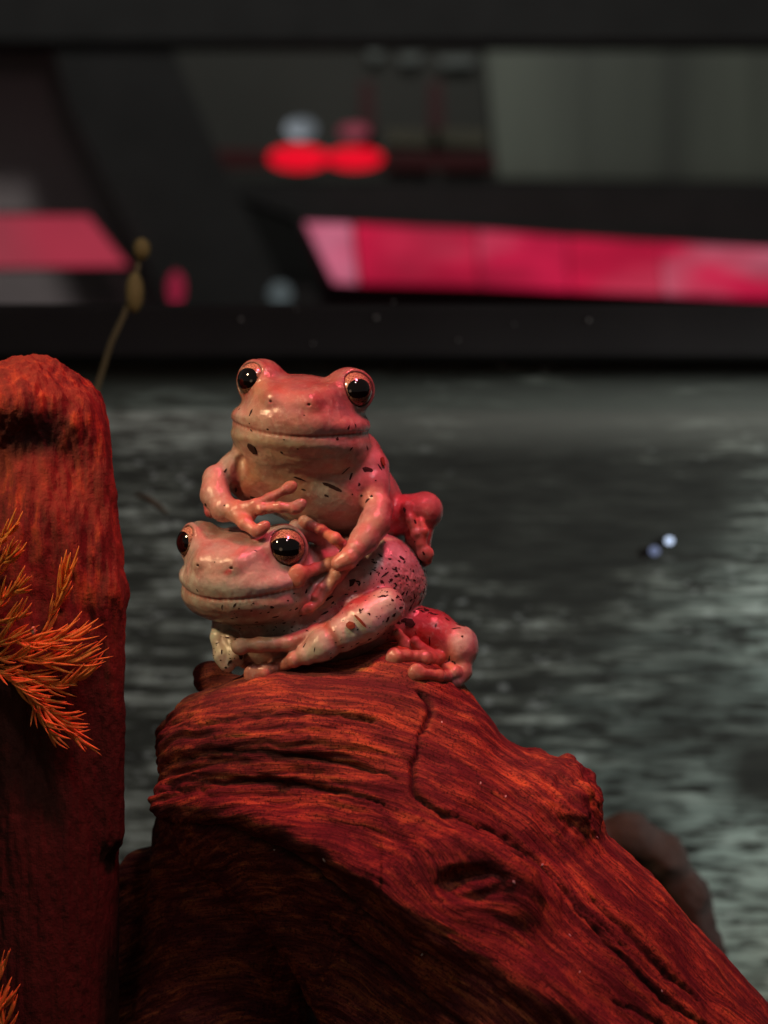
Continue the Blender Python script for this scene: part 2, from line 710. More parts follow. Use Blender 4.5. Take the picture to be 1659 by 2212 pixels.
# plum grey pane on the left, grey-green pane upper right, dim pane upper middle
m_plum = plain('plum grey pane', (0.42, 0.33, 0.345), 0.5, 0.4, 0.3, 3)
mb = MB()
mb.prism([Fm(*p, MID + 1500) for p in ((-900, 20), (60, 20), (200, 200), (420, 560), (420, 900), (-900, 900))], 0.01)
tag(mb.build('plum_screen', m_plum), 'dull plum grey pane in the upper left corner', 'pane')
t = NT('grey green pane')
cv = t.noise(t.coord((7, 1, 0.4)), 1.0, 3, 0.5)
t.set('Base Color', t.ramp(cv, [(0.3, (0.085, 0.085, 0.072)), (0.7, (0.33, 0.345, 0.28))]))
t.set('Roughness', 0.5)
mb = MB()
mb.prism([Fm(*p, FAR) for p in ((1045, 85), (2400, 70), (2400, 400), (1075, 385))], 0.01)
tag(mb.build('curtain_pane', t.m), 'grey green pane with upright streaks in the upper right', 'pane')
mb = MB()
mb.prism([Fm(*p, FAR + 100) for p in ((280, 85), (1040, 85), (1068, 390), (420, 390))], 0.01)
tag(mb.build('dim_pane', plain('dim brown pane', (0.085, 0.078, 0.070), 0.6, 0.3, 0.4, 5)), 'dim brownish pane behind the red oval lamps', 'pane')


def glow_lamp(name, px, py, rx, rz, d, mat, label, cat='lamp', group=None):
    c = Fm(px, py, d)
    s = (D0 + d) / D0 * M
    e = empty(name, c)
    tag(e, label, cat, group)
    b = MB()
    b.ball(c, (rx * s, 0.35 * min(rx, rz) * s, rz * s), 24, 14)
    b.build('bulb', mat, e, smooth=True)
    b = MB()
    b.ball(c + np.array([0, 0.36 * min(rx, rz) * s, 0]), (rx * s * 1.02, 0.3 * min(rx, rz) * s, rz * s * 1.02), 20, 10)
    b.build('backing', m_black, e, smooth=True)
    return e


m_red = glow('red lamp glass', (0.80, 0.004, 0.02), 1.0, 0.05)
glow_lamp('oval_lamp', 645, 341, 66, 28, FAR - 900, m_red, 'bright red oval lamp below the bluish white lamp', group='red oval lamps')
glow_lamp('oval_lamp', 766, 342, 62, 25, FAR - 900, m_red, 'bright red oval lamp below the small pink lamp', group='red oval lamps')
glow_lamp('white_lamp', 650, 278, 34, 24, FAR - 800, glow('bluish white lamp glass', (0.50, 0.56, 0.62), 0.34, 0.6), 'small bluish white lamp above the left red oval')
glow_lamp('pink_lamp', 765, 283, 34, 16, FAR - 800, glow('pink lamp glass', (0.45, 0.08, 0.12), 0.4, 0.3), 'small dull pink lamp beside the bluish white lamp')
glow_lamp('side_lamp', 380, 622, 18, 36, MID, glow('deep pink lamp glass', (0.5, 0.02, 0.07), 0.5, 0.3), 'narrow upright pink lamp at the foot of the slanting post')
glow_lamp('spot_lamp', 371, 717, 17, 14, MID, glow('dark red lamp glass', (0.42, 0.01, 0.04), 0.5, 0.3), 'small round red lamp under the narrow pink one')
glow_lamp('haze_lamp', 605, 635, 26, 26, MID - 200, glow('dim teal lamp glass', (0.09, 0.11, 0.115), 0.6, 0.3), 'dim round teal grey lamp on the black post')
mb = MB()
mb.prism([Fm(*p, FAR - 500) for p in ((455, 322), (1065, 332), (1065, 368), (470, 362))], 0.01)
tag(mb.build('red_bar', plain('dull red bar', (0.16, 0.03, 0.035), 0.6, 0.3, 0.3, 6)), 'dull red level bar behind the red oval lamps', 'bar')
m_tan = plain('tan box card', (0.17, 0.15, 0.11), 0.7, 0.3, 0.3, 8)
for i, (xa, xb) in enumerate(((835, 930), (950, 1050))):
    mb = MB()
    mb.prism([Fm(*p, FAR - 400) for p in ((xa, 278), (xb, 282), (xb, 316), (xa, 312))], 0.03)
    tag(mb.build('small_box', m_tan), ('dim tan box right beside the pink lamp', 'dim tan box at the edge of the grey green pane')[i], 'box', 'dim tan boxes')
for i, xa in enumerate((792, 940)):
    mb = MB()
    mb.prism([Fm(*p, FAR - 300) for p in ((xa - 14, 175), (xa + 14, 175), (xa + 20, 280), (xa - 14, 280))], 0.03)
    tag(mb.build('red_upright', plain('dark red upright', (0.12, 0.035, 0.04), 0.6, 0.3, 0.3, 6)), ('dark red upright above the pink lamp', 'dark red upright above the tan boxes')[i], 'post', 'dark red uprights')
# glints at the top of the dim pane, put in as pale pieces
t_gl = plain('pale pane glint', (0.16, 0.17, 0.16), 0.4, 0.5, 0.5, 30)
mb = MB()
for xa, xb, y in ((858, 912, 126), (942, 1028, 132), (790, 830, 118)):
    mb.prism([Fm(*p, FAR - 100) for p in ((xa, y - 8), (xb, y - 12), (xb - 10, y + 10), (xa + 12, y + 9))], 0.006)
tag(mb.build('pane_glints', t_gl), 'row of pale glint pieces high on the dim pane', 'glint')

# dry yellow stalk with two buds, out of focus, left
stalk = empty('dry_stalk', Fm(215, 830, 1650))
tag(stalk, 'thin dry stalk with two yellow buds behind the mossy stump', 'plant')
mb = MB()
mb.tube([Fm(*p, 1650) for p in ((196, 900), (212, 830), (240, 740), (268, 680), (290, 620), (304, 540))], [0.0012, 0.0011, 0.001, 0.001, 0.0009, 0.0009], 8)
m_stalk = plain('dry yellow stem', (0.33, 0.26, 0.13), 0.7, 0.3, 0.3, 100)
mb.build('stem', m_stalk, stalk, smooth=True)
for (x, y, rx, ry) in ((306, 538, 19, 24), (291, 632, 20, 44)):
    mb = MB()
    c = Fm(x, y, 1640)
    s = (D0 + 1640) / D0 * M
    mb.ball(c, (rx * s, rx * s, ry * s), 14, 10)
    mb.build('bud', plain('yellow bud', (0.50, 0.36, 0.13), 0.6, 0.4, 0.3, 200), stalk, smooth=True)

# thin twig and the arched root, out of focus
m_twig = plain('tan twig bark', (0.17, 0.12, 0.085), 0.8, 0.2, 0.4, 120)
mb = MB()
mb.tube([Fm(*p, 1600) for p in ((292, 1068), (318, 1076), (340, 1092), (362, 1110))], [0.0006, 0.0011, 0.0012, 0.0006], 8)
tag(mb.build('twig', m_twig, smooth=True), 'short thin tan twig caught behind the stump', 'twig')

# ================================================================== SCULPTED WOOD
def hermite_path(pts, n=400):
    pts = np.asarray(pts, float)
    t = np.linspace(0, len(pts) - 1, n)
    i = np.minimum(t.astype(int), len(pts) - 2)
    f = (t - i)[:, None]
    p0 = pts[np.maximum(i - 1, 0)]
    p1, p2 = pts[i], pts[i + 1]
    p3 = pts[np.minimum(i + 2, len(pts) - 1)]
    return 0.5 * ((2 * p1) + (-p0 + p2) * f + (2 * p0 - 5 * p1 + 4 * p2 - p3) * f * f + (-p0 + 3 * p1 - 3 * p2 + p3) * f ** 3)


def rotmat(axis, deg):
    return np.array(Matrix.Rotation(math.radians(deg), 3, axis))


log = Sculpt()
log.add([
    cone(FW(562, 1712, 0), FW(860, 1850, 0), 214, 320, 40),
    cone(FW(860, 1850, 0), FW(1100, 2150, 0), 320, 395, 40),
    cone(FW(1100, 2150, 0), FW(1560, 2640, 40), 395, 400, 40),
    ell(FW(770, 1600, 20), (300, 230, 165), 60),
    ell(FW(872, 1545, 40), (128, 190, 150), 30),
    ell(FW(960, 1560, 40), (66, 120, 90), 30),
    ell(FW(640, 1590, 0), (270, 230, 130), 60),
    ell(FW(690, 1560, 10), (230, 200, 122), 40),
    ell(FW(838, 1540, 40), (118, 180, 152), 40),
    ell(FW(1110, 1790, 20), (180, 250, 175), 40),
    ell(FW(1220, 1740, 10), (78, 190, 95), 30),
    cone(FW(462, 1625, -20), FW(620, 1640, -60), 108, 150, 50),
    cone(FW(515, 1720, 170), FW(450, 2700, 260), 175, 260, 40),
], 20)
# bulging lip that divides the lit flank from the hollow underside, and the hollow
lipp = [FW(345, 1735, -130), FW(470, 1745, -215), FW(620, 1790, -280), FW(790, 1890, -345), FW(950, 2010, -375), FW(1200, 2150, -400), FW(1450, 2330, -390)]
log.add([cone(a, b, 24, 24, 10) for a, b in zip(lipp[:-1], lipp[1:])], 70)
log.sub([ell(FW(590, 2110, -500), (430, 330, 215), 40, R=rotmat('Y', 32)),
         ell(FW(420, 1990, -370), (190, 230, 160), 60)], 70)
# knobs behind the left end
log.add([ell(FW(456, 1462, 110), (34, 60, 36), 20), cone(FW(456, 1470, 110), FW(560, 1560, 90), 34, 90, 30), ell(FW(385, 1600, 110), (46, 110, 60), 20)], 18)
# knot: raised rim, hollow, plug
kc = FW(1022, 1908, -368)
kn = np.array([0.03, -0.95, 0.3])
kR = rotmat('Y', 8)
log.add([ell(kc + (0, 22, 0), (135, 42, 92), 10, R=kR)], 90)
log.sub([ell(kc + (0, -26, 6), (72, 44, 32), 8, R=rotmat('Y', -4))], 22)
log.add([ell(kc + (8, 12, -8), (60, 30, 22), 8, R=rotmat('Y', -16))], 9)
log.add([cone(FW(318, 1900, 230), FW(300, 2700, 260), 70, 130, 40)], 30)

LOG_H = 5.0
LV, LQ = log.mesh(LOG_H)
LN = vnormals(LV, LQ)
# grain follows a path along the trunk
gp = hermite_path([FW(p[0], p[1])[[0, 2]] for p in ((60, 1740), (330, 1668), (600, 1632), (850, 1672), (1050, 1790), (1250, 1960), (1480, 2180), (1750, 2480), (2000, 2760))], 360)
seg = np.diff(gp, axis=0)
sl = np.concatenate([[0], np.cumsum(np.linalg.norm(seg, axis=1))])
tang = np.gradient(gp, axis=0)
tang /= np.linalg.norm(tang, axis=1, keepdims=True)


def grain(V):
    U = np.empty(len(V))
    N_ = np.empty(len(V))
    P2 = V[:, [0, 2]].copy()
    # push the grain around the knot
    dk = P2 - kc[[0, 2]]
    rr = np.sqrt((dk[:, 0] / 1.5) ** 2 + dk[:, 1] ** 2)
    near = np.exp(-(rr / 95) ** 2)
    for a in range(0, len(V), 20000):
        q = P2[a:a + 20000]
        dd = ((q[:, None, :] - gp[None]) ** 2).sum(-1)
        i = dd.argmin(1)
        r = q - gp[i]
        U[a:a + 20000] = sl[i] + (r * tang[i]).sum(1)
        N_[a:a + 20000] = r[:, 1] * tang[i, 0] - r[:, 0] * tang[i, 1]
    N_ = N_ * (1 - 0.55 * near) + 0.0
    return U, N_, rr


U, NN, RR = grain(LV)
# across coordinate: distance in the picture plane plus depth so that the back carries grain too
warp = 15 * fbm(np.stack([U / 260, NN / 160, LV[:, 1] / 200], 1), 3, 3)
A = NN + warp + 0.25 * LV[:, 1]
left = np.clip((860 - U) / 460, 0, 1) ** 0.8 * np.clip((NN + 110) / 60, 0, 1) * np.clip((190 - NN) / 90, 0.15, 1)      # weathered end with deep furrows
g1 = vnoise(np.stack([U / 330, A / 21, LV[:, 1] / 330], 1), 11)
g2 = vnoise(np.stack([U / 140, A / 9.5, LV[:, 1] / 160], 1), 12)
g3 = fbm(np.stack([U / 90, A / 45, LV[:, 1] / 90], 1), 13, 3)
fur = 1 - np.abs(vnoise(np.stack([U / 210, A / 30, LV[:, 1] / 260], 1), 21))
disp = 2.8 * g1 + 1.5 * g2 + 5.0 * g3
disp += left * (9.5 * (np.abs(np.sin(A / 10.5 + 1.6 * g3 + 0.8 * g1)) - 0.6) * (0.65 + 0.7 * np.abs(g1)) + 3 * g2)
# open checks (cracks) along the grain
crack = np.zeros(len(LV))


def crack_line(pts, width, depth):
    global crack
    P = hermite_path([FW(*p)[[0, 2]] for p in pts], 160)
    front = LV[:, 1] < 120
    d = np.full(len(LV), 1e9)
    ids = np.where(front & (LV[:, 0] > P[:, 0].min() - 60) & (LV[:, 0] < P[:, 0].max() + 60) & (LV[:, 2] > P[:, 1].min() - 60) & (LV[:, 2] < P[:, 1].max() + 60))[0]
    if len(ids) == 0:
        return
    q = LV[ids][:, [0, 2]] + 4 * np.stack([fbm(LV[ids] / 30, 5), fbm(LV[ids] / 30, 6)], 1)
    dd = ((q[:, None] - P[None]) ** 2).sum(-1)
    j = dd.argmin(1)
    w = width * np.clip(np.sin(np.clip(j / 159, 0.02, 0.98) * PI) ** 0.5, 0.25, 1)
    v = depth * np.exp(-(np.sqrt(dd.min(1)) / w) ** 2)
    crack[ids] = np.maximum(crack[ids], v)


crack_line([(905, 1560), (898, 1600), (886, 1640), (893, 1680), (930, 1705), (985, 1722)], 5, 14)
crack_line([(895, 1690), (960, 1718), (1040, 1752), (1130, 1810), (1230, 1905), (1330, 1990)], 4.5, 12)
crack_line([(330, 1770), (470, 1762), (590, 1790), (700, 1850), (800, 1930), (960, 2020)], 6, 13)
crack_line([(1130, 1800), (1240, 1925), (1330, 2020), (1420, 2110), (1500, 2160)], 5, 14)
crack_line([(1250, 1890), (1330, 1960), (1400, 2040), (1480, 2110)], 6, 12)
crack_line([(1290, 2080), (1400, 2150), (1520, 2250)], 5, 10)
crack_line([(420, 1560), (560, 1530), (700, 1520), (820, 1540)], 5, 9)
crack_line([(360, 1640), (520, 1600), (700, 1612), (860, 1650)], 6, 12)
crack_line([(350, 1690), (520, 1660), (680, 1668), (830, 1700)], 6, 12)
crack_line([(900, 1480), (930, 1520), (905, 1570)], 6, 12)
crack_line([(700, 1960), (860, 2060), (1050, 2170)], 6, 10)
disp -= crack
# crumbly right shoulder
sh = np.exp(-(((LV[:, 0] - FW(1250, 1700)[0]) / 130) ** 2 + ((LV[:, 2] - FW(1250, 1700)[2]) / 110) ** 2))
disp += sh * 11 * fbm(LV / 34, 31, 3)
kk = np.exp(-(RR / 70) ** 2) * (LV[:, 1] < -150)
disp += kk * 4 * fbm(LV / np.array([30, 20, 14]), 33, 3)
LV2 = LV + LN * disp[:, None]
gc = np.stack([U / 400, A / 400, LV[:, 1] / 400], 1)

t = NT('old red brown driftwood')
gv = t.coord((1, 1, 1), attr='grain')
a1 = t.noise(t.coord((2.4, 34, 7), attr='grain'), 1.0, 8, 0.66, 0.0)
a2 = t.noise(t.coord((9, 120, 12), attr='grain'), 1.0, 4, 0.6)
a3 = t.noise(t.coord((3, 6.5, 4), attr='grain'), 1.0, 6, 0.68, 0.6)
a4 = t.noise(t.coord(), 900, 3, 0.6)
wood = t.ramp(a1, [(0.30, (0.065, 0.013, 0.012)), (0.45, (0.22, 0.042, 0.030)), (0.57, (0.52, 0.125, 0.052)), (0.72, (0.78, 0.31, 0.070))])
wood = t.mix(t.ramp(a3, [(0.42, 0.0), (0.60, 0.85)]), wood, (0.121, 0.020, 0.026))
wood = t.mix(t.ramp(a2, [(0.36, 0.6), (0.5, 0.0)]), wood, (0.040, 0.009, 0.009))
wood = t.mix(t.ramp(a3, [(0.30, 0.7), (0.42, 0.0)]), wood, (0.653, 0.177, 0.048))
wood = t.mix(t.ramp(t.noise(t.coord(), 1400, 3, 0.7), [(0.38, 0.75), (0.48, 0.0)]), wood, (0.028, 0.007, 0.007))
cr = t.add('Attribute', attribute_name='crack').outputs['Fac']
wood = t.mix(t.ramp(t.noise(t.coord((1.6, 5, 2.5), attr='grain'), 1.0, 4, 0.6), [(0.40, 0.35), (0.54, 0.0)]), wood, (0.09, 0.018, 0.018))
wood = t.mix(cr, wood, (0.012, 0.005, 0.004))
t.set('Base Color', wood)
t.set('Roughness', t.ramp(a3, [(0.3, 0.62), (0.7, 0.9)]))
t.set('Specular IOR Level', 0.25)
b = t.bump(a1, 0.8, 0.0012)
b = t.bump(a2, 0.45, 0.0005, b)
b = t.bump(a4, 0.35, 0.0004, b)
t.link(b, t.p.inputs['Normal'])
m_wood = t.m
log_o = quick_mesh('driftwood_log', LV2 * M, LQ, m_wood, attrs={'grain': ('FLOAT_VECTOR', gc), 'crack': ('FLOAT', np.clip(crack / 12, 0, 1) * 0.85)})
tag(log_o, 'large red lit driftwood log with a knot hole under the two frogs', 'driftwood')
LOGS = Surf(LV2, LQ)

# ---- stump on the left
st = Sculpt()
st.add([
    cone(FW(75, 905, 40), FW(88, 1200, 40), 132, 168, 40),
    cone(FW(88, 1200, 40), FW(80, 1420, 40), 168, 180, 40),
    cone(FW(80, 1420, 40), FW(60, 2700, 40), 180, 190, 40),
    ell(FW(60, 900, 40), (120, 150, 112), 50),
    ell(FW(175, 920, 30), (55, 130, 85), 40),
    cone(FW(195, 950, -20), FW(222, 1280, -40), 42, 48, 30),
    cone(FW(222, 1280, -40), FW(228, 1800, -20), 46, 40, 30),
    ell(FW(20, 880, -40), (120, 110, 80), 40),
], 20)
st.sub([ell(FW(85, 958, -205), (105, 100, 50), 30, R=rotmat('Y', 8)),
        ell(FW(95, 1260, -215), (100, 95, 230), 40),
        ell(FW(110, 1650, -230), (110, 110, 260), 40)], 45)
SV, SQ = st.mesh(5.0)
SN = vnormals(SV, SQ)
crumb = fbm(SV / np.array([30, 30, 80]), 41, 4)
fib = vnoise(np.stack([SV[:, 0] / 9, SV[:, 1] / 9, SV[:, 2] / 110], 1), 44) + 0.6 * vnoise(SV / np.array([7, 7, 18]), 45)
upper = np.clip((SV[:, 2] - FW(0, 1500)[2]) / 300, 0, 1)
sd = (1.5 + 2.4 * upper) * crumb + 3.2 * fib
SV2 = SV + SN * sd[:, None]
t = NT('mossy rotten stump wood')
c0 = t.coord()
b1 = t.noise(t.coord((1, 1, 0.22)), 300, 6, 0.65)
b2 = t.noise(c0, 55, 5, 0.6)
b3 = t.noise(t.coord((1, 1, 0.1)), 900, 3, 0.6)
b4 = t.noise(c0, 900, 3, 0.65)
w = t.ramp(b1, [(0.32, (0.06, 0.012, 0.009)), (0.5, (0.14, 0.019, 0.016)), (0.68, (0.38, 0.070, 0.024))])
w = t.mix(t.ramp(b2, [(0.42, 0.0), (0.6, 0.8)]), w, (0.20, 0.036, 0.022))
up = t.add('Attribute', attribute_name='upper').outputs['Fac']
w = t.mix(up, t.mix(b1, (0.035, 0.011, 0.008), (0.085, 0.026, 0.016)), w)  # shade on the lower half painted in as darker wood
dk = t.add('Attribute', attribute_name='hollow_shade').outputs['Fac']
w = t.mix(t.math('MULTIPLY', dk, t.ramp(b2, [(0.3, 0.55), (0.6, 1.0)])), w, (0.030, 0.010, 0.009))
t.set('Base Color', w)
t.set('Roughness', 0.85)
t.set('Specular IOR Level', 0.2)
bb = t.bump(b1, 0.6, 0.0013)
bb = t.bump(b4, 0.6, 0.0006, bb)
t.link(t.bump(b3, 0.4, 0.0006, bb), t.p.inputs['Normal'])
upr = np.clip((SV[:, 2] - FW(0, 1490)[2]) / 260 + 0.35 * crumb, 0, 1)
hollow_shade = np.clip(1.25 * np.exp(-(((SV[:, 0] - FW(85, 935)[0]) / 85) ** 2 + ((SV[:, 2] - FW(85, 935)[2]) / 52) ** 2) ** 1.3) + 0.3 * crumb * 0.5, 0, 1) * (SV[:, 1] < 0)  # shade of the shallow hollow painted as a dark patch
stump = quick_mesh('wood_stump', SV2 * M, SQ, t.m, attrs={'upper': ('FLOAT', upr), 'hollow_shade': ('FLOAT', hollow_shade)})
tag(stump, 'tall crumbly red stump with rounded top at the left edge', 'stump')
STS = Surf(SV2, SQ)

# arched root behind the log, out of focus
rt = Sculpt()
pts = [(FW(1080, 2700, 1560), 74), (FW(1120, 2150, 1560), 74), (FW(1190, 1910, 1530), 72), (FW(1260, 1830, 1500), 68), (FW(1360, 1810, 1500), 62), (FW(1430, 1850, 1500), 58), (FW(1490, 1940, 1500), 52), (FW(1530, 2080, 1500), 46), (FW(1540, 2600, 1500), 50)]
rt.add(chain(pts, 40), 20)
RV, RQ = rt.mesh(12.0)
RN_ = vnormals(RV, RQ)
RV = RV + RN_ * (8 * fbm(RV / 40, 51, 3))[:, None]
tag(quick_mesh('arched_root', RV * M, RQ, plain('pinkish brown root bark', (0.045, 0.034, 0.029), 0.85, 0.2, 0.5, 160)), 'blurred pinkish brown root arching down behind the log at right', 'root')

# ================================================================== FROGS
HEAD = (0.26, 0.115, 0.095)
ROSE = (0.42, 0.25, 0.22)
PALE = (0.55, 0.59, 0.50)
CREAM = (0.37, 0.28, 0.205)
REDD = (0.40, 0.030, 0.045)
FING = (0.50, 0.19, 0.13)
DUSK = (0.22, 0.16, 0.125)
KS = 0.44                       # close-up units to W


def basis(yaw, pitch, roll):
    """columns: lateral (to the viewer's right), forward (to the viewer), up; yaw turns the face to the viewer's left"""
    B = np.array([[1, 0, 0], [0, -1, 0], [0, 0, 1]], float).T
    Rz = rotmat('Z', -yaw)
    Rx = rotmat('X', pitch)
    Ry = rotmat('Y', roll)
    return Ry @ Rz @ Rx @ B


class Head:
    def __init__(self, origin, yaw, pitch, roll, scale):
        self.o = CW(*origin)
        self.B = basis(yaw, pitch, roll)
        self.s = scale * KS

    def p(self, l, f, u):
        return self.o + self.B @ (np.array([l, f, u], float) * self.s)

    def e(self, c, r, k, col):
        return ell(self.p(*c), np.array(r, float) * self.s, k * self.s, col, self.B)

    def c(self, a, b, ra, rb, k, col):
        return cone(self.p(*a), self.p(*b), ra * self.s, rb * self.s, k * self.s, col)


class Eye:
    def __init__(self, centre, R, axis, pw, ph, tilt):
        self.c = CW(*centre)
        a = np.array([axis[0], axis[2], axis[1]], float)      # given as right, up, depth
        self.n = a / np.linalg.norm(a)
        self.R = R * KS
        self.pw, self.ph, self.tilt = pw, ph, tilt


def build_head(S, H, eyes, top, side, jaw, chin=(-8, -205, 308, 270, 108)):
    e = H.e
    S.add([
        e((0, -40, 0), (285, 290, 142), 60, top),
        e((0, 120, -22), (225, 190, 125), 70, top),
        e((0, 16, -74), (332, 296, 102), 50, side),
        e((0, 200, -72), (170, 105, 86), 60, side),
        H.c((-200, 60, 100), (-85, 250, 28), 40, 30, 50, top),
        H.c((200, 60, 100), (85, 250, 28), 40, 30, 50, top),
        H.c((-85, 250, 28), (85, 250, 28), 30, 30, 50, top),
    ], 10)
    for y in eyes:
        q = y.c - y.n * y.R * 0.30
        inn = H.B[:, 0] * (-1 if (y.c - H.o) @ H.B[:, 0] > 0 else 1)
        S.add([ell(q, np.full(3, y.R * 1.10), 10, top), ell(q + inn * y.R * 0.38 - H.B[:, 1] * y.R * 0.15, np.full(3, y.R * 1.06), 30, top)], 46 * H.s)
    # lower jaw, sharp crease against the upper lip
    S.add([
        e((0, 10, -165), (327, 293, 92), 40, jaw),
        e((0, chin[0], chin[1]), chin[2:], 60, jaw),
    ], 60 * H.s)
    # mouth line: a groove found on the surface itself, under a soft lip
    pts = []
    for i in range(41):
        th = math.radians(-12 + 204 * i / 40)
        rise = 34 * abs(math.cos(th)) ** 2 - 10
        d = np.array([math.cos(th), math.sin(th), 0])
        ts = np.linspace(150, 420, 110)
        P = np.stack([H.p(d[0] * q, d[1] * q, -124 + rise) for q in ts])
        v = S.eval(P)
        j = int(np.argmax(v > 0)) if (v > 0).any() else len(ts) - 1
        pts.append(P[j] - H.B @ np.array([d[0], d[1], 0]) * -0.5 * H.s)
    S.sub([cone(a, b, 5.5 * H.s, 5.5 * H.s, 2, None) for a, b in zip(pts[:-1], pts[1:])], 9 * H.s)
    # nostrils
    for sgn in (-1, 1):
        q = H.p(sgn * 82, 272, 18)
        S.add([ell(q, np.full(3, 17 * H.s), 4, top)], 22 * H.s)
        S.sub([ell(H.p(sgn * 90, 292, 20), np.array([9, 12, 6]) * H.s, 2, None, H.B)], 5 * H.s)
    for y in eyes:
        S.sub([ell(y.c, np.full(3, y.R * 1.02), 4, None)], 4)
        S.add([torus(y.c + y.n * y.R * 0.24, y.n, y.R * 1.03, y.R * 0.085, 4, None)], 8)
    return pts


def project_C(V):
    s = D0 / (D0 + V[:, 1])
    px = V[:, 0] * s + 829.5
    py = 1106 - V[:, 2] * s
    return (px - 331.8) / 0.44, (py - 729.9) / 0.44


def finish_frog(name, S, eyes, mouth, label, mat, h, paints, rough):
    V, Q = S.mesh(h)
    N = vnormals(V, Q)
    C = S.colors(V, 7.0)
    cx, cy = project_C(V)
    facing = N[:, 1] < 0.25
    for (x, y, rx, ry, ang, col, amt) in paints:
        a = math.radians(ang)
        dx, dy = cx - x, cy - y
        u = (dx * math.cos(a) + dy * math.sin(a)) / rx
        v = (-dx * math.sin(a) + dy * math.cos(a)) / ry
        w = amt * np.exp(-(u * u + v * v) ** 1.5) * facing
        C = C * (1 - w[:, None]) + w[:, None] * np.asarray(col)
    # mottling that belongs to the skin
    mt = fbm(V / 30, 61, 3)
    C = C * (1 + 0.17 * mt[:, None]) + 0.035 * fbm(V / 45, 67, 3)[:, None] * np.array([-0.2, 0.8, 1.0])
    # lip line and dark eye rims are pigment
    mp = np.array(mouth)
    d = np.full(len(V), 1e9)
    box = (V > mp.min(0) - 20).all(1) & (V < mp.max(0) + 20).all(1)
    ids = np.where(box)[0]
    for a in range(0, len(ids), 20000):
        q = V[ids[a:a + 20000]]
        d[ids[a:a + 20000]] = np.sqrt(((q[:, None] - mp[None]) ** 2).sum(-1).min(1))
    w = np.exp(-(d / 5.5) ** 2)[:, None]
    C = C * (1 - w) + w * np.array((0.40, 0.10, 0.08))
    for y in eyes:
        r = V - y.c
        ln = np.linalg.norm(r, axis=1)
        w = np.exp(-(np.maximum(ln - y.R * 1.015, 0) / (0.075 * y.R)) ** 2)
        w *= ((r @ y.n) > -0.5 * y.R)
        C = C * (1 - w[:, None]) + w[:, None] * np.array((0.03, 0.016, 0.013))
    C = np.clip(C, 0.005, 0.9)
    # pebbled back and soft skin folds
    peb = rough(V, cx, cy)
    V2 = V + N * (0.5 * fbm(V / 12, 71, 2) + peb)[:, None]
    lo = V2.min(0)
    base = np.array([V2[:, 0].mean(), V2[:, 1].mean(), lo[2]]) * M
    root = empty(name, base)
    tag(root, label, 'frog', 'tree frogs')
    quick_mesh('body', V2 * M, Q, mat, root, attrs={'skin': ('FLOAT_COLOR', C)}, origin=base)
    for y in eyes:
        make_eye(root, y)
    return Surf(V2, Q), root


t = NT('moist frog skin')
sk = t.add('Attribute', attribute_name='skin').outputs['Color']
n1 = t.noise(t.coord(), 700, 4, 0.6)
n2 = t.noise(t.coord(), 1900, 3, 0.6)
n3 = t.noise(t.coord(), 220, 4, 0.6)
colr = t.mix(t.ramp(n3, [(0.36, 0.6), (0.56, 0.0)]), sk, t.mix(0.65, sk, (0.30, 0.03, 0.04)))
colr = t.mix(t.ramp(n1, [(0.54, 0.0), (0.70, 0.30)]), colr, (0.56, 0.48, 0.41))
t.set('Base Color', colr)
t.set('Subsurface Weight', 0.35)
t.set('Subsurface Radius', (1.0, 0.35, 0.28))
t.set('Subsurface Scale', 0.0012)
t.set('Roughness', t.ramp(n3, [(0.3, 0.34), (0.7, 0.52)]))
t.set('Specular IOR Level', 0.5)
wet = t.noise(t.coord(), 130, 3, 0.6)
t.set('Coat Weight', t.ramp(wet, [(0.36, 0.35), (0.54, 1.0)]))
t.set('Coat Roughness', 0.09)
vor = t.add('TexVoronoi')
vor.inputs['Scale'].default_value = 1300
b0 = t.bump(n3, 0.25, 0.0010)
b = t.bump(vor.outputs['Distance'], 0.30, 0.0004, b0)
b = t.bump(n1, 0.30, 0.0005, b)
t.link(b, t.p.inputs['Normal'])
c = t.bump(vor.outputs['Distance'], 0.10, 0.0003, t.bump(n3, 0.38, 0.0012))
t.link(c, t.p.inputs['Coat Normal'])
m_skin = t.m

# iris: copper with fine radial veins, in the eye's own frame (z looks out)
t = NT('copper iris')
sp = t.add('SeparateXYZ')
t.link(t.coord(kind='Object'), sp.inputs[0])
ang = t.math('ARCTAN2', sp.outputs[1], sp.outputs[0])
cb = t.add('CombineXYZ')
t.link(t.math('MULTIPLY', ang, 3.0), cb.inputs[0])
t.link(t.math('MULTIPLY', sp.outputs[2], 2600.0), cb.inputs[1])
v1 = t.noise(cb.outputs[0], 2.2, 5, 0.6, 0.4)
ir = t.ramp(v1, [(0.36, (0.05, 0.018, 0.014)), (0.48, (0.26, 0.12, 0.085)), (0.66, (0.62, 0.40, 0.24))])
yr = t.ramp(t.math('ADD', t.math('MULTIPLY', sp.outputs[1], 120.0), 0.5), [(0.25, 0.42), (0.8, 1.1)])
t.set('Base Color', t.mix(1.0, ir, yr, 'MULTIPLY'))
t.set('Roughness', 0.25)
t.set('Coat Weight', 1.0)
t.set('Coat Roughness', 0.03)
m_iris = t.m
t = NT('black pupil')
t.set('Base Color', (0.003, 0.002, 0.002))
t.set('Roughness', 0.06)
t.set('Coat Weight', 1.0)
t.set('Coat Roughness', 0.03)
n = t.noise(t.coord(), 500, 2)
t.link(t.bump(n, 0.05, 0.0001), t.p.inputs['Normal'])
m_pupil = t.m


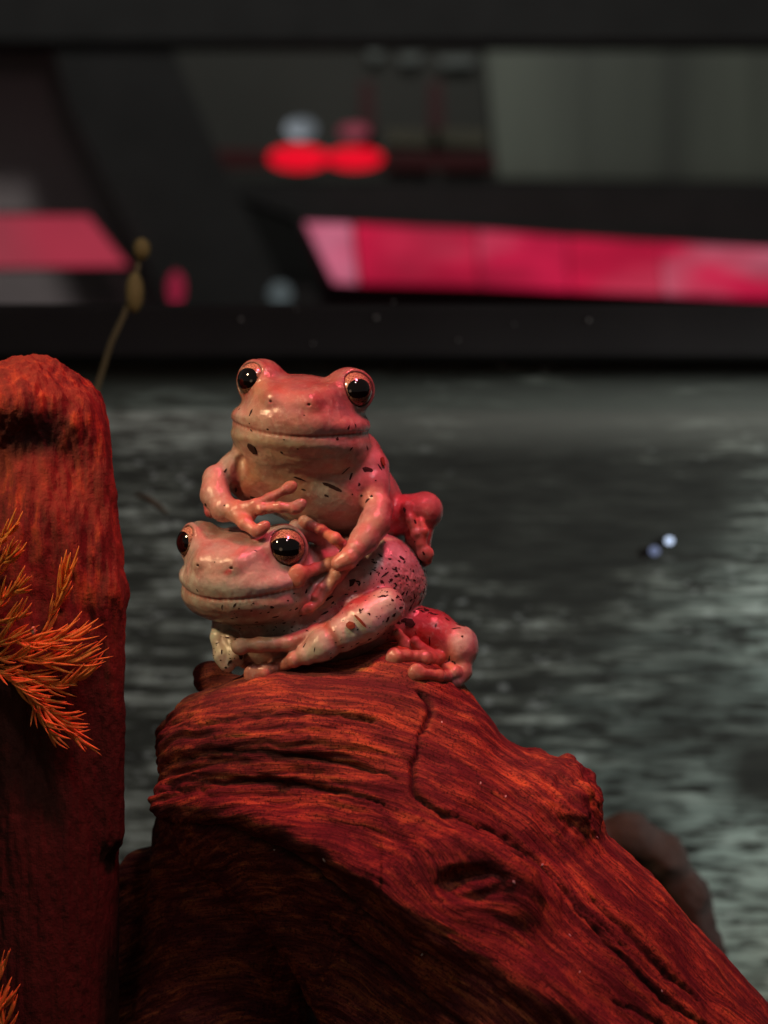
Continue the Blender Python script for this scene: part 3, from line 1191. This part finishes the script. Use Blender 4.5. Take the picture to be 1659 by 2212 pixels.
def make_eye(root, y):
    R = y.R * M
    zax = Vector(y.n)
    xax = Vector((0, 0, 1)).cross(zax)
    xax.normalize()
    yax = zax.cross(xax)
    R3 = Matrix((xax, yax, zax)).transposed() @ Matrix.Rotation(math.radians(y.tilt), 3, 'Z')
    b = MB()
    b.ball((0, 0, 0), R, 48, 32)
    o = b.build('eye', m_iris, smooth=True)
    o.parent = root
    o.matrix_basis = Matrix.Translation(Vector(y.c * M) - root.location) @ R3.to_4x4()
    # pupil: a domed oval just proud of the iris
    pts, f = [], []
    nr, na = 8, 48
    for i in range(nr + 1):
        for j in range(na):
            a = 2 * PI * j / na
            q = i / nr
            x, yy = y.pw * q * math.cos(a), y.ph * q * math.sin(a) * (1 + 0.06 * math.cos(2 * a))
            z = math.sqrt(max(1 - x * x - yy * yy, 0.02))
            lift = 1.012 - 0.011 * q ** 6
            pts.append((x * R * lift, yy * R * lift, z * R * lift))
    for i in range(nr):
        for j in range(na):
            f.append((i * na + j, i * na + (j + 1) % na, (i + 1) * na + (j + 1) % na, (i + 1) * na + j))
    b = MB()
    b.poly(pts, f)
    p = b.build('pupil', m_pupil, smooth=True)
    p.parent = o


def seat(cx, cy, r, cd, surf, sink=0.75):
    """a limb point lying on the surface below it where there is one"""
    p = CW(cx, cy, cd)
    dd = surf.depth(p) if surf else None
    if dd is not None:
        z = dd / KS - sink * r
        if abs(z - cd) < 160:
            cd = z
    return (CW(cx, cy, cd), r * KS)


# ------------------------------------------------------------------ lower frog
HB = Head((462, 1078, -20), 27, 13, 4, 1.03)
eyesB = [Eye((646, 1034, -185), 98, (0.08, 0.10, -1.0), 0.76, 0.48, -4),
         Eye((196, 1004, -10), 84, (-0.80, 0.05, -0.60), 0.66, 0.66, 0)]
B = Sculpt()
# trunk
B.add([
    ell(CW(1035, 1215, 160), np.array([315, 260, 265]) * KS, 30, ROSE, rotmat('Y', -12)),
    ell(CW(820, 1210, 100), np.array([230, 220, 190]) * KS, 50, ROSE),
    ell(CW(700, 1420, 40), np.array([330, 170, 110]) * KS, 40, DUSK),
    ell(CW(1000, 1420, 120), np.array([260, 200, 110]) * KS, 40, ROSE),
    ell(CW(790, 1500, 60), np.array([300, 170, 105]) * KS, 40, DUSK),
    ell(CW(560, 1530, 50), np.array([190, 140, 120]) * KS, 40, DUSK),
], 10)
mouthB = build_head(B, HB, eyesB, (0.36, 0.235, 0.22), (0.50, 0.45, 0.43), (0.40, 0.34, 0.28))


def limb(S, pts, k, gk, col, surf=None, sink=0.75):
    ch = []
    for q in pts:
        x, y, d, r = q[:4]
        ch.append(seat(x, y, r, d, surf, sink) if surf is not None else (CW(x, y, d), r * KS))
    if col is FING:                      # slim between the joints
        c2 = [ch[0]]
        for a, b in zip(ch[:-1], ch[1:]):
            c2 += [((a[0] + b[0]) / 2, (a[1] + b[1]) * 0.42), b]
        ch = c2
    S.add(chain(ch, k * KS, col), gk * KS)


def pad(S, x, y, d, rx, ry, rd, ang, col, surf=None, k=12):
    p, _ = seat(x, y, rd, d, surf, 0.6) if surf is not None else (CW(x, y, d), 0)
    S.add([ell(p, np.array([rx * 1.1, rd, ry * 1.12]) * KS, 4, col, rotmat('Y', ang))], k * KS)


# folded near arm: red upper arm, pale forearm, wrist, long fingers
limb(B, [(850, 1400, -40, 60), (960, 1325, -70, 62), (1130, 1268, -70, 50)], 20, 26, REDD)
limb(B, [(1140, 1320, -130, 94), (1030, 1385, -170, 101), (925, 1452, -192, 90)], 40, 8, PALE)
limb(B, [(900, 1468, -192, 70), (830, 1507, -204, 74), (755, 1552, -200, 54)], 30, 5, PALE)
limb(B, [(770, 1545, -195, 46), (690, 1580, -190, 38), (610, 1615, -185, 37), (545, 1640, -185, 40)], 12, 14, FING, LOGS, 0.8)
pad(B, 503, 1655, -190, 56, 48, 30, 12, FING, LOGS)
limb(B, [(930, 1420, -110, 55), (800, 1455, -140, 48), (660, 1500, -170, 40), (520, 1508, -190, 36), (440, 1512, -200, 34)], 16, 12, CREAM)
pad(B, 425, 1515, -210, 40, 38, 30, 0, CREAM)
# far arm at the left and its knuckles
limb(B, [(345, 1390, 20, 60), (320, 1470, -40, 40), (345, 1560, -80, 48), (362, 1600, -90, 42)], 20, 12, PALE)
limb(B, [(380, 1480, -60, 46), (400, 1560, -100, 40), (420, 1590, -100, 24)], 16, 12, CREAM)
# hind leg, right side
limb(B, [(1230, 1400, 130, 110), (1370, 1450, 90, 108), (1478, 1528, 60, 108)], 40, 14, REDD)
B.add([ell(CW(1495, 1530, 70), np.array([92, 100, 120]) * KS, 20, PALE, rotmat('Y', 25))], 26 * KS)
limb(B, [(1500, 1560, 50, 70), (1510, 1640, 10, 50), (1480, 1690, -40, 38)], 20, 14, CREAM)
limb(B, [(1475, 1645, -45, 40), (1410, 1595, -70, 38), (1330, 1570, -85, 36), (1240, 1560, -95, 33), (1200, 1565, -100, 34)], 12, 10, FING, LOGS, 0.7)
pad(B, 1180, 1567, -105, 38, 42, 28, 20, FING, LOGS)
limb(B, [(1480, 1665, -50, 36), (1400, 1660, -80, 31), (1320, 1650, -90, 30)], 10, 8, FING, LOGS, 0.7)
pad(B, 1290, 1642, -95, 38, 40, 27, 20, FING, LOGS)
limb(B, [(1400, 1570, -30, 34), (1320, 1545, -50, 30), (1240, 1505, -60, 32), (1200, 1450, -50, 24)], 10, 8, FING, LOGS, 0.7)
pad(B, 1232, 1505, -66, 30, 40, 26, -30, FING, LOGS)
limb(B, [(1380, 1560, -35, 30), (1310, 1520, -60, 28), (1285, 1490, -60, 26)], 10, 8, FING)
# skin folds beside the neck
limb(B, [(880, 1130, -60, 34), (800, 1230, -120, 28), (760, 1320, -120, 26)], 12, 22, ROSE)
limb(B, [(700, 930, -20, 40), (800, 960, 0, 44), (900, 1020, 20, 44)], 20, 30, ROSE)

WHT = (0.64, 0.56, 0.47)
paintB = [
    (960, 1330, 120, 46, -20, (0.42, 0.035, 0.05), 0.85), (800, 1390, 80, 40, -10, (0.44, 0.10, 0.09), 0.6), (1330, 1420, 110, 70, 30, (0.42, 0.025, 0.045), 0.8),
    (300, 1120, 150, 90, 0, (0.429, 0.266, 0.200), 0.6), (560, 1170, 190, 60, -8, WHT, 0.7),
    (170, 1150, 40, 120, 0, WHT, 0.5), (300, 1260, 150, 40, 5, (0.385, 0.355, 0.281), 0.75),
    (340, 960, 190, 60, 5, (0.370, 0.148, 0.111), 0.5), (430, 1040, 60, 14, -35, (0.518, 0.178, 0.178), 0.8),
    (365, 1150, 22, 16, -20, (0.459, 0.022, 0.037), 0.95), (520, 1330, 260, 60, -8, (0.370, 0.266, 0.192), 0.6),
    (1180, 1120, 170, 120, 30, (0.58, 0.46, 0.46), 0.85), (1240, 1240, 110, 90, 40, (0.503, 0.222, 0.192), 0.55), (1300, 1110, 30, 60, 20, (0.311, 0.296, 0.296), 0.7),
    (1050, 1380, 170, 70, -32, (0.62, 0.63, 0.54), 0.9), (860, 1430, 22, 80, -35, (0.518, 0.118, 0.081), 0.85), (880, 1480, 30, 60, -30, (0.503, 0.089, 0.089), 0.7),
    (980, 1290, 150, 34, -22, REDD, 0.9), (800, 1520, 70, 50, -30, (0.60, 0.60, 0.50), 0.85), (330, 1500, 45, 120, 0, (0.444, 0.370, 0.252), 0.7),
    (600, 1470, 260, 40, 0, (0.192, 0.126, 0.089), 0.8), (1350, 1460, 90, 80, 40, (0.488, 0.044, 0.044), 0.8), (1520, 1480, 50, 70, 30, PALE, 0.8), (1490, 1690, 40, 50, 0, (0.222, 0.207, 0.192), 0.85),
    (1420, 1560, 60, 60, 40, (0.518, 0.148, 0.074), 0.6), (700, 1000, 60, 20, 40, WHT, 0.5),
]


def rough_b(V, cx, cy):
    w = np.exp(-(((cx - 1170) / 190) ** 2 + ((cy - 1190) / 190) ** 2)) * (V[:, 1] > CW(0, 0, -60)[1])
    return w * (2.0 * np.abs(vnoise(V / 9, 81)) + 1.2 * vnoise(V / 5, 82)) + 0.9 * np.exp(-(((cx - 820) / 160) ** 2 + ((cy - 1340) / 90) ** 2)) * vnoise(V / np.array([30, 30, 8]), 83)


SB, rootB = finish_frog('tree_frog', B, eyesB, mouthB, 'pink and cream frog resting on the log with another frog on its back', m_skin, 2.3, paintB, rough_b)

# ------------------------------------------------------------------ upper frog
HA = Head((731, 328, 40), 9, 6, 5.5, 1.035)
eyesA = [Eye((499, 208, -10), 88, (-0.58, 0.08, -0.81), 0.70, 0.62, 8),
         Eye((982, 258, -45), 92, (0.34, 0.06, -0.94), 0.63, 0.54, 12)]
A_ = Sculpt()
A_.add([
    ell(CW(760, 640, 110), np.array([285, 210, 190]) * KS, 30, CREAM),
    ell(CW(800, 760, 120), np.array([245, 200, 175]) * KS, 40, CREAM),
    ell(CW(950, 760, 260), np.array([250, 300, 200]) * KS, 50, ROSE),
    ell(CW(1080, 900, 330), np.array([200, 200, 150]) * KS, 50, ROSE),
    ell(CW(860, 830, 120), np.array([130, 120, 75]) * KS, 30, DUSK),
    ell(CW(520, 690, 120), np.array([165, 130, 130]) * KS, 50, CREAM),
    ell(CW(745, 545, 50), np.array([285, 190, 120]) * KS, 40, CREAM),
    ell(CW(742, 572, 30), np.array([255, 200, 84]) * KS, 50, CREAM),
], 10)
mouthA = build_head(A_, HA, eyesA, HEAD, ROSE, CREAM, (-25, -180, 300, 258, 84))
# left arm and hand
limb(A_, [(490, 570, 90, 95), (400, 640, 60, 76), (305, 695, 10, 58)], 30, 30, ROSE)
limb(A_, [(305, 690, 10, 66), (302, 770, -50, 70), (345, 838, -110, 62), (410, 850, -150, 50), (450, 855, -165, 42)], 24, 14, ROSE)
limb(A_, [(268, 780, 40, 30), (285, 850, 20, 36)], 10, 10, REDD)
limb(A_, [(420, 840, -165, 40), (500, 820, -200, 30), (570, 787, -205, 25), (640, 748, -195, 24)], 12, 10, FING)
pad(A_, 666, 735, -195, 38, 29, 18, -32, FING)
limb(A_, [(440, 850, -175, 40), (530, 840, -215, 29), (620, 831, -225, 27), (680, 836, -225, 29)], 12, 10, FING)
pad(A_, 706, 828, -226, 46, 29, 20, -35, FING)
limb(A_, [(410, 865, -170, 48), (450, 910, -225, 36), (490, 940, -255, 29)], 12, 10, FING)
pad(A_, 528, 938, -268, 48, 27, 22, -38, FING)
limb(A_, [(420, 860, -160, 40), (440, 900, -185, 30), (455, 920, -190, 24)], 12, 10, FING)
A_.add([ell(CW(500, 826, -198), np.array([62, 12, 26]) * KS, 6, FING, rotmat('Y', -18)), ell(CW(470, 875, -205), np.array([34, 14, 30]) * KS, 6, FING)], 14 * KS)
# right arm and hand
limb(A_, [(1020, 560, 110, 95), (1060, 640, 60, 92), (1072, 720, 20, 84), (1095, 820, -40, 66)], 30, 22, ROSE)
limb(A_, [(1108, 835, -50, 70), (1085, 910, -100, 74), (1035, 990, -150, 66), (990, 1040, -185, 56)], 24, 9, ROSE)
limb(A_, [(990, 1040, -185, 54), (950, 1085, -205, 48), (905, 1110, -215, 34)], 24, 8, FING)
limb(A_, [(960, 1045, -200, 32), (890, 985, -210, 31), (820, 942, -200, 29), (770, 917, -200, 28)], 10, 9, FING, SB, 0.9)
pad(A_, 745, 908, -195, 30, 36, 18, -35, FING, SB)
limb(A_, [(930, 1090, -215, 38), (860, 1112, -225, 34), (790, 1138, -225, 32), (735, 1155, -220, 35)], 10, 9, FING, SB, 0.95)
pad(A_, 706, 1168, -215, 42, 52, 24, 8, FING, SB)
limb(A_, [(950, 1100, -210, 44), (900, 1165, -210, 36), (855, 1230, -190, 28), (810, 1290, -170, 27), (770, 1325, -160, 24)], 12, 9, FING, SB, 0.8)
pad(A_, 745, 1332, -165, 34, 22, 18, -25, FING, SB)
limb(A_, [(920, 1115, -215, 34), (865, 1180, -200, 22), (820, 1225, -180, 20), (795, 1270, -175, 22)], 10, 8, FING, SB, 0.8)
# folded hind leg on the right
limb(A_, [(1080, 920, 260, 110), (1220, 870, 210, 96), (1320, 852, 180, 95)], 30, 20, REDD)
A_.add([ell(CW(1335, 850, 190), np.array([84, 90, 92]) * KS, 20, ROSE)], 24 * KS)
limb(A_, [(1330, 870, 170, 70), (1300, 980, 160, 62), (1310, 1060, 150, 50), (1330, 1090, 140, 34)], 24, 14, REDD)
limb(A_, [(1240, 830, 105, 24), (1262, 890, 85, 26), (1290, 960, 80, 30), (1312, 1010, 90, 26)], 8, 7, FING)
pad(A_, 1243, 838, 100, 28, 34, 20, 15, FING)
limb(A_, [(1310, 905, 90, 24), (1322, 950, 80, 30), (1312, 1010, 80, 30), (1330, 1050, 80, 30)], 8, 7, FING)
pad(A_, 1335, 1058, 75, 40, 36, 26, 15, FING)
limb(A_, [(1340, 1060, 100, 34), (1345, 1090, 120, 26)], 8, 8, ROSE)
# chest folds
limb(A_, [(960, 640, -30, 26), (920, 720, -30, 20)], 10, 26, CREAM)
A_.sub([cone(CW(430, 600, -10), CW(410, 740, -60), 8, 6, 4)], 14)

paintA = [
    (430, 690, 55, 110, 15, (0.50, 0.19, 0.09), 0.7), (500, 740, 90, 60, 0, (0.42, 0.10, 0.07), 0.6), (1150, 700, 40, 120, -5, (0.50, 0.12, 0.14), 0.6), (1010, 800, 40, 110, 25, (0.46, 0.10, 0.10), 0.6), (1230, 840, 70, 60, 0, (0.42, 0.03, 0.05), 0.75),
    (730, 560, 260, 45, 3, (0.459, 0.385, 0.266), 0.75), (700, 320, 170, 90, 0, (0.407, 0.155, 0.118), 0.6), (740, 240, 200, 60, 3, (0.340, 0.118, 0.081), 0.55),
    (450, 360, 50, 60, 0, (0.407, 0.340, 0.266), 0.6), (1040, 400, 45, 70, 0, (0.444, 0.333, 0.281), 0.7), (520, 250, 50, 120, 5, (0.444, 0.281, 0.163), 0.5),
    (900, 400, 120, 50, 5, (0.474, 0.252, 0.207), 0.6), (620, 400, 140, 50, 5, (0.444, 0.244, 0.163), 0.5),
    (450, 680, 90, 80, 20, (0.488, 0.266, 0.148), 0.5), (480, 760, 80, 50, 0, (0.444, 0.089, 0.074), 0.6), (400, 700, 22, 80, -12, (0.488, 0.059, 0.074), 0.7),
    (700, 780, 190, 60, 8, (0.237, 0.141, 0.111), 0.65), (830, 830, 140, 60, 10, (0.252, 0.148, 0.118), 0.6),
    (1040, 740, 60, 90, 30, (0.518, 0.200, 0.178), 0.7), (1120, 640, 40, 140, -10, (0.503, 0.222, 0.222), 0.6),
    (1100, 920, 60, 100, 35, (0.414, 0.252, 0.178), 0.7), (1040, 920, 20, 110, 35, (0.488, 0.148, 0.133), 0.5),
    (1180, 900, 45, 80, 0, (0.444, 0.022, 0.037), 0.8), (1360, 810, 70, 60, 0, (0.533, 0.244, 0.207), 0.6), (310, 730, 50, 90, -15, (0.488, 0.296, 0.222), 0.5),
    (350, 860, 60, 40, 0, (0.488, 0.311, 0.222), 0.5),
]


def rough_a(V, cx, cy):
    return 0.7 * np.exp(-(((cx - 780) / 200) ** 2 + ((cy - 640) / 90) ** 2)) * vnoise(V / np.array([60, 40, 9]), 85)


SA, rootA = finish_frog('tree_frog', A_, eyesA, mouthA, 'smaller looking reddish frog sitting on top of the other frog, facing out', m_skin, 2.3, paintA, rough_a)

# ------------------------------------------------------------------ peat flecks and bark chips on the skin
m_peat = plain('dark peat crumb', (0.028, 0.010, 0.008), 0.8, 0.3, 0.5, 1500)
m_chip = plain('red brown bark chip', (0.22, 0.05, 0.025), 0.75, 0.3, 0.5, 900)


def flake(V, Fc, surf, cx, cy, ln, wd, ang, thick=0.6, jag=0.35, n=9):
    h = surf.hit(CW(cx, cy, 0))
    if h[0] is None:
        return
    p, nrm = h[0], h[1]
    a = math.radians(ang)
    u = Vector((math.cos(a), 0, -math.sin(a)))
    u = (u - nrm * u.dot(nrm))
    if u.length < 0.05:
        return
    u.normalize()
    v = nrm.cross(u)
    b0 = len(V)
    ring = []
    for i in range(n):
        th = 2 * PI * i / n
        q = 1 + random.uniform(-jag, jag)
        w = p + u * (math.cos(th) * ln * KS * q) + v * (math.sin(th) * wd * KS * q)
        near = surf.b.find_nearest(w)
        ring.append((near[0], near[1]))
    for s_, lift in ((0.97, -0.4), (0.9, thick)):
        for q, nn in ring:
            V.append(tuple((p + (q - p) * s_ + nn * lift) * M))
    near = surf.b.find_nearest(p)
    V.append(tuple((near[0] + near[1] * (thick + 0.3)) * M))
    for i in range(n):
        j = (i + 1) % n
        Fc.append((b0 + i, b0 + j, b0 + n + j, b0 + n + i))
        Fc.append((b0 + n + i, b0 + n + j, b0 + 2 * n))


def fleck_mesh(name, items, surf, label, extra=()):
    V, Fc = [], []
    for it in items:
        flake(V, Fc, surf, *it)
    b = MB()
    b.v, b.f = V, Fc
    return tag(b.build(name, m_peat), label, 'peat flecks', kind='stuff')


fa = [(478, 365, 24, 8, -60), (628, 562, 9, 8, 0), (902, 497, 9, 10, 0), (715, 692, 34, 6, 22), (860, 722, 40, 8, 18), (895, 742, 34, 9, 20), (850, 775, 13, 6, 20), (1052, 648, 27, 15, 10), (1110, 634, 20, 5, 62),
      (945, 650, 36, 3.5, -42), (968, 682, 22, 5, -72), (1050, 797, 20, 9, -30), (1070, 778, 8, 7, 0), (1020, 776, 8, 7, 0), (976, 768, 6, 6, 0), (485, 784, 17, 11, 0), (352, 652, 16, 7, -50), (404, 745, 6, 18, 10),
      (920, 1040, 20, 11, 55), (1232, 846, 7, 15, -20), (1326, 1056, 6, 10, -15), (560, 448, 8, 5, 20), (480, 455, 10, 4, 40), (958, 440, 14, 5, -60), (992, 432, 13, 3, 65), (708, 545, 6, 4, 0), (735, 745, 12, 5, 15), (470, 420, 4, 4, 0),
      (1072, 462, 5, 12, 10), (970, 545, 14, 5, -50), (1050, 540, 4, 16, -15), (255, 820, 8, 10, 30), (348, 822, 5, 4, 0), (1285, 905, 8, 14, -40), (420, 350, 6, 5, 0), (640, 500, 6, 3, 0), (1010, 720, 8, 10, 0), (740, 380, 4, 3, 0), (1282, 1000, 6, 5, 0), (1090, 700, 5, 4, 0)]
fleck_mesh('peat_flecks', fa, SA, 'dark peat flecks stuck to the skin of the upper frog')
fb = [(975, 1200, 17, 25, 10), (1220, 1082, 14, 7, 20), (1232, 1100, 12, 6, -40), (1205, 1095, 10, 5, 40), (1212, 1075, 8, 5, 0), (1160, 1085, 8, 6, 0), (1135, 1163, 24, 5, -35), (1112, 1066, 14, 4, 45), (1190, 1130, 7, 6, 0), (1170, 1187, 6, 8, 0),
      (1275, 1300, 44, 4, -50), (1312, 1288, 30, 5, -68), (1330, 1240, 20, 4, -70), (1300, 1330, 16, 6, -40), (1340, 1335, 14, 20, 0), (1262, 1330, 12, 5, -30), (1060, 1357, 9, 5, 60), (1150, 1380, 18, 7, -52), (1213, 1326, 16, 6, -10),
      (860, 1278, 22, 9, -25), (840, 1352, 20, 6, -25), (880, 1300, 12, 6, -40), (1380, 1357, 20, 7, 10), (1440, 1380, 14, 5, 30), (1510, 1412, 30, 10, 12), (1485, 1425, 30, 4, -30), (1540, 1418, 14, 6, 20), (1515, 1466, 8, 8, 0), (1385, 1412, 6, 12, 0),
      (1450, 1580, 5, 24, 10), (1470, 1590, 12, 4, 20), (1435, 1592, 12, 4, -20), (1355, 1490, 4, 32, 0), (1478, 1600, 5, 8, 0), (580, 1322, 12, 9, 30), (600, 1370, 20, 5, 15), (420, 1410, 9, 5, 0), (750, 1246, 9, 16, 20), (690, 1255, 8, 4, 0),
      (300, 1100, 5, 4, 0), (215, 1240, 8, 4, 40), (335, 1320, 3, 12, 10), (398, 1312, 4, 14, 30), (500, 1045, 9, 4, 10), (1240, 1390, 34, 14, 5), (1200, 1395, 18, 10, 20), (960, 1420, 5, 4, 0), (1040, 1290, 6, 3, 0), (990, 1245, 10, 4, -10),
      (790, 1530, 3, 16, 10), (740, 1510, 14, 4, -60), (870, 1570, 8, 4, 0), (360, 1470, 14, 5, 20), (375, 1590, 14, 6, -50), (335, 1540, 5, 14, 0), (310, 1500, 8, 4, 0), (355, 1620, 7, 5, 0), (430, 1560, 16, 18, 0), (505, 1395, 10, 6, 0), (640, 1400, 9, 5, 0),
      (700, 1330, 10, 6, 0), (660, 1290, 6, 4, 0), (480, 1340, 6, 3, 0), (1000, 1500, 10, 4, -20), (1060, 1480, 12, 5, -20), (930, 1520, 10, 3, -20)]
for _ in range(150):
    a = random.gauss(0, 1), random.gauss(0, 1)
    s = 2.0 + 7 * random.random() ** 2
    fb.append((1190 + a[0] * 100, 1200 + a[1] * 95, s * random.uniform(1, 2.2), s * 0.75, random.uniform(-80, 80)))
for _ in range(36):
    s = random.uniform(2, 5)
    fb.append((random.uniform(380, 800), 1440 - random.random() ** 1.5 * 150, s * random.uniform(1, 2), s * 0.7, random.uniform(-40, 40)))
for _ in range(40):
    s = random.uniform(1.5, 4.5)
    fb.append((random.uniform(830, 1230), random.uniform(1260, 1560), s * random.uniform(1, 2), s * 0.7, random.uniform(-60, 10)))
for _ in range(25):
    s = random.uniform(1.5, 4.5)
    fb.append((random.uniform(290, 420), random.uniform(1400, 1620), s * random.uniform(1, 2), s * 0.7, random.uniform(-60, 60)))
fleck_mesh('peat_flecks', fb, SB, 'dark peat flecks stuck to the skin of the lower frog')

chips = [
    (SA, 484, 542, 38, 27, 60, m_peat, 2.2, 'large dark three cornered bark chip under the upper frog chin'),
    (SA, 1122, 607, 12, 26, -10, m_chip, 5.0, 'small reddish bark chip at the shoulder of the upper frog'),
    (SB, 966, 1411, 27, 18, -10, m_chip, 6.0, 'stubby red brown bark chip on the pale forearm of the lower frog'),
    (SB, 1012, 1387, 46, 7, 48, m_chip, 5.0, 'thin red brown bark splinter on the pale forearm of the lower frog'),
    (SB, 1262, 1402, 30, 22, 20, m_peat, 4.0, 'dark bark chip beside the hind leg of the lower frog'),
]
for (sf, x, y, l, w_, an, mt_, th, lab) in chips:
    b = MB()
    flake(b.v, b.f, sf, x, y, l, w_, an, th, 0.22, 8)
    if b.v:
        tag(b.build('bark_chip', mt_), lab, 'bark chip', 'bark chips on the frogs')

# pale grit on the log
V, Fc = [], []
gr = [(954, 1560), (1038, 1692), (1172, 1868), (1252, 2100), (592, 1836), (1290, 1808), (1092, 1720), (1230, 2020), (912, 2062), (700, 1858), (1430, 2140), (1110, 1905), (116, 1732)]
for (x, y) in gr:
    cx, cy = (x - 331.8) / 0.44, (y - 729.9) / 0.44
    flake(V, Fc, LOGS, cx, cy, random.uniform(5, 9), random.uniform(3, 5), random.uniform(40, 130), 1.5, 0.4, 7)
b = MB()
b.v, b.f = V, Fc
tag(b.build('pale_grit', plain('pale grit', (0.75, 0.66, 0.60), 0.6, 0.4, 0.2, 900)), 'tiny pale specks of grit scattered on the log', 'grit', kind='stuff')

# ================================================================== ORANGE NEEDLE MOSS on the stump
t = NT('orange needle leaf')
n = t.noise(t.coord(), 500, 3)
t.set('Base Color', t.ramp(n, [(0.3, (0.66, 0.165, 0.04)), (0.7, (0.94, 0.37, 0.07))]))
t.set('Roughness', 0.5)
t.set('Specular IOR Level', 0.3)
t.set('Subsurface Weight', 0.2)
t.set('Subsurface Radius', (1, 0.4, 0.1))
t.set('Subsurface Scale', 0.001)
m_leaf = t.m


def sdepth(px, py, off):
    dd = STS.depth(FW(px, py, 0))
    return (dd if dd is not None else -120) - off


def sprig(parent, spine, fan, nl, ln, mat=m_leaf, off0=8, off1=50, dep=None):
    """a soft stem with needle leaves that sweep off it towards its tip"""
    pts = hermite_path(np.array([FW(x, y, dep if dep is not None else sdepth(min(x, 255), y, off0 + (off1 - off0) * i / (len(spine) - 1))) for i, (x, y) in enumerate(spine)]), 40)
    b = MB()
    b.tube([p * M for p in pts[::3]], list(np.linspace(2.6, 1.0, len(pts[::3])) * M), 6)
    nl = int(nl * 0.6)
    for i in range(nl):
        q = (i + random.random()) / nl
        j = min(int(q ** 0.8 * 39), 38)
        p = pts[j]
        tg = pts[j + 1] - pts[j]
        tg /= np.linalg.norm(tg)
        side = np.array([-tg[2], 0, tg[0]])
        a = random.uniform(-1, 1) * fan
        out = random.uniform(-0.55, 0.35)
        d0 = tg * math.cos(a) + side * math.sin(a) + np.array([0, out, 0])
        d0 /= np.linalg.norm(d0)
        L = ln * 1.3 * random.uniform(0.6, 1.15) * (1.0 - 0.1 * q)
        curl = random.uniform(0.15, 0.7)
        bend = tg * 0.75 + side * math.sin(a) * 0.1 + np.array([0, -0.1, random.uniform(0.1, 0.9)])
        c = [p]
        dcur = d0
        for k in range(6):
            c.append(c[-1] + dcur * L / 6)
            dcur = dcur + bend * curl
            dcur = dcur / np.linalg.norm(dcur)
        r = random.uniform(2.5, 4.4)
        b.tube([x * M for x in c], [r * 0.8 * M, r * M, r * M, r * 0.9 * M, r * 0.75 * M, r * 0.5 * M, r * 0.15 * M], 5)
    return b.build('sprig', mat, parent, smooth=True)


moss = empty('needle_moss', Fm(20, 1450, -170))
tag(moss, 'feathery orange needle leaved moss clinging to the front of the stump', 'moss plant')
for sp, fan, nl, ln in (
    ([(-30, 1400), (20, 1380), (80, 1390), (150, 1375)], 0.75, 60, 70),
    ([(-20, 1420), (50, 1420), (110, 1430), (165, 1430)], 0.7, 70, 64),
    ([(0, 1440), (60, 1460), (120, 1480), (170, 1462)], 0.7, 50, 60),
    ([(60, 1420), (100, 1350), (125, 1300), (140, 1255)], 0.7, 26, 60),
    ([(118, 1310), (130, 1270), (148, 1236)], 0.9, 20, 58),
    ([(-20, 1330), (10, 1290), (40, 1270)], 0.9, 30, 56),
    ([(-20, 1250), (0, 1220), (25, 1200)], 0.9, 26, 58),
    ([(-30, 1200), (-5, 1170), (15, 1150)], 0.9, 22, 52),
    ([(-30, 1340), (10, 1345), (40, 1330)], 0.9, 26, 46),
    ([(20, 1450), (60, 1490), (100, 1530), (140, 1560)], 0.7, 60, 58),
    ([(60, 1490), (90, 1540), (130, 1560), (165, 1590)], 0.6, 46, 56),
    ([(40, 1460), (70, 1500), (85, 1550), (110, 1580)], 0.6, 30, 50),
    ([(-30, 1430), (20, 1470), (70, 1500)], 0.8, 36, 50),
):
    sprig(moss, sp, fan, nl, ln)
moss2 = empty('needle_moss', Fm(0, 2160, -220))
tag(moss2, 'small tuft of orange needle moss in the bottom left corner', 'moss plant')
for sp in ([(-40, 2220), (-20, 2150), (-4, 2100)], [(-40, 2240), (-10, 2190), (10, 2165)], [(-30, 2280), (0, 2240), (15, 2200)]):
    sprig(moss2, sp, 0.8, 24, 50, dep=-215)
b = MB()
c = FW(72, 1362, sdepth(72, 1362, 62))
b.ball(c * M, (5 * M, 5 * M, 9 * M), 12, 8)
tag(b.build('snail_egg', plain('pale seed husk', (0.62, 0.38, 0.24), 0.4, 0.5, 0.2, 900), smooth=True), 'tiny pale oval seed caught in the orange moss', 'seed')

# blue-white lamp reflection on the rear panel, put in as two glowing dots
glow_lamp('panel_glint', 1446, 1168, 9, 8, BACK - 6, glow('blue white glint glow', (0.62, 0.75, 1.0), 1.5, 0.1), 'tiny bluish white glint on the grey panel right of the frogs')
glow_lamp('panel_glint', 1414, 1190, 11, 10, BACK - 6, glow('pale blue glint glow', (0.30, 0.36, 0.6), 0.6, 0.2), 'fainter bluish glint just left of the tiny bright one')
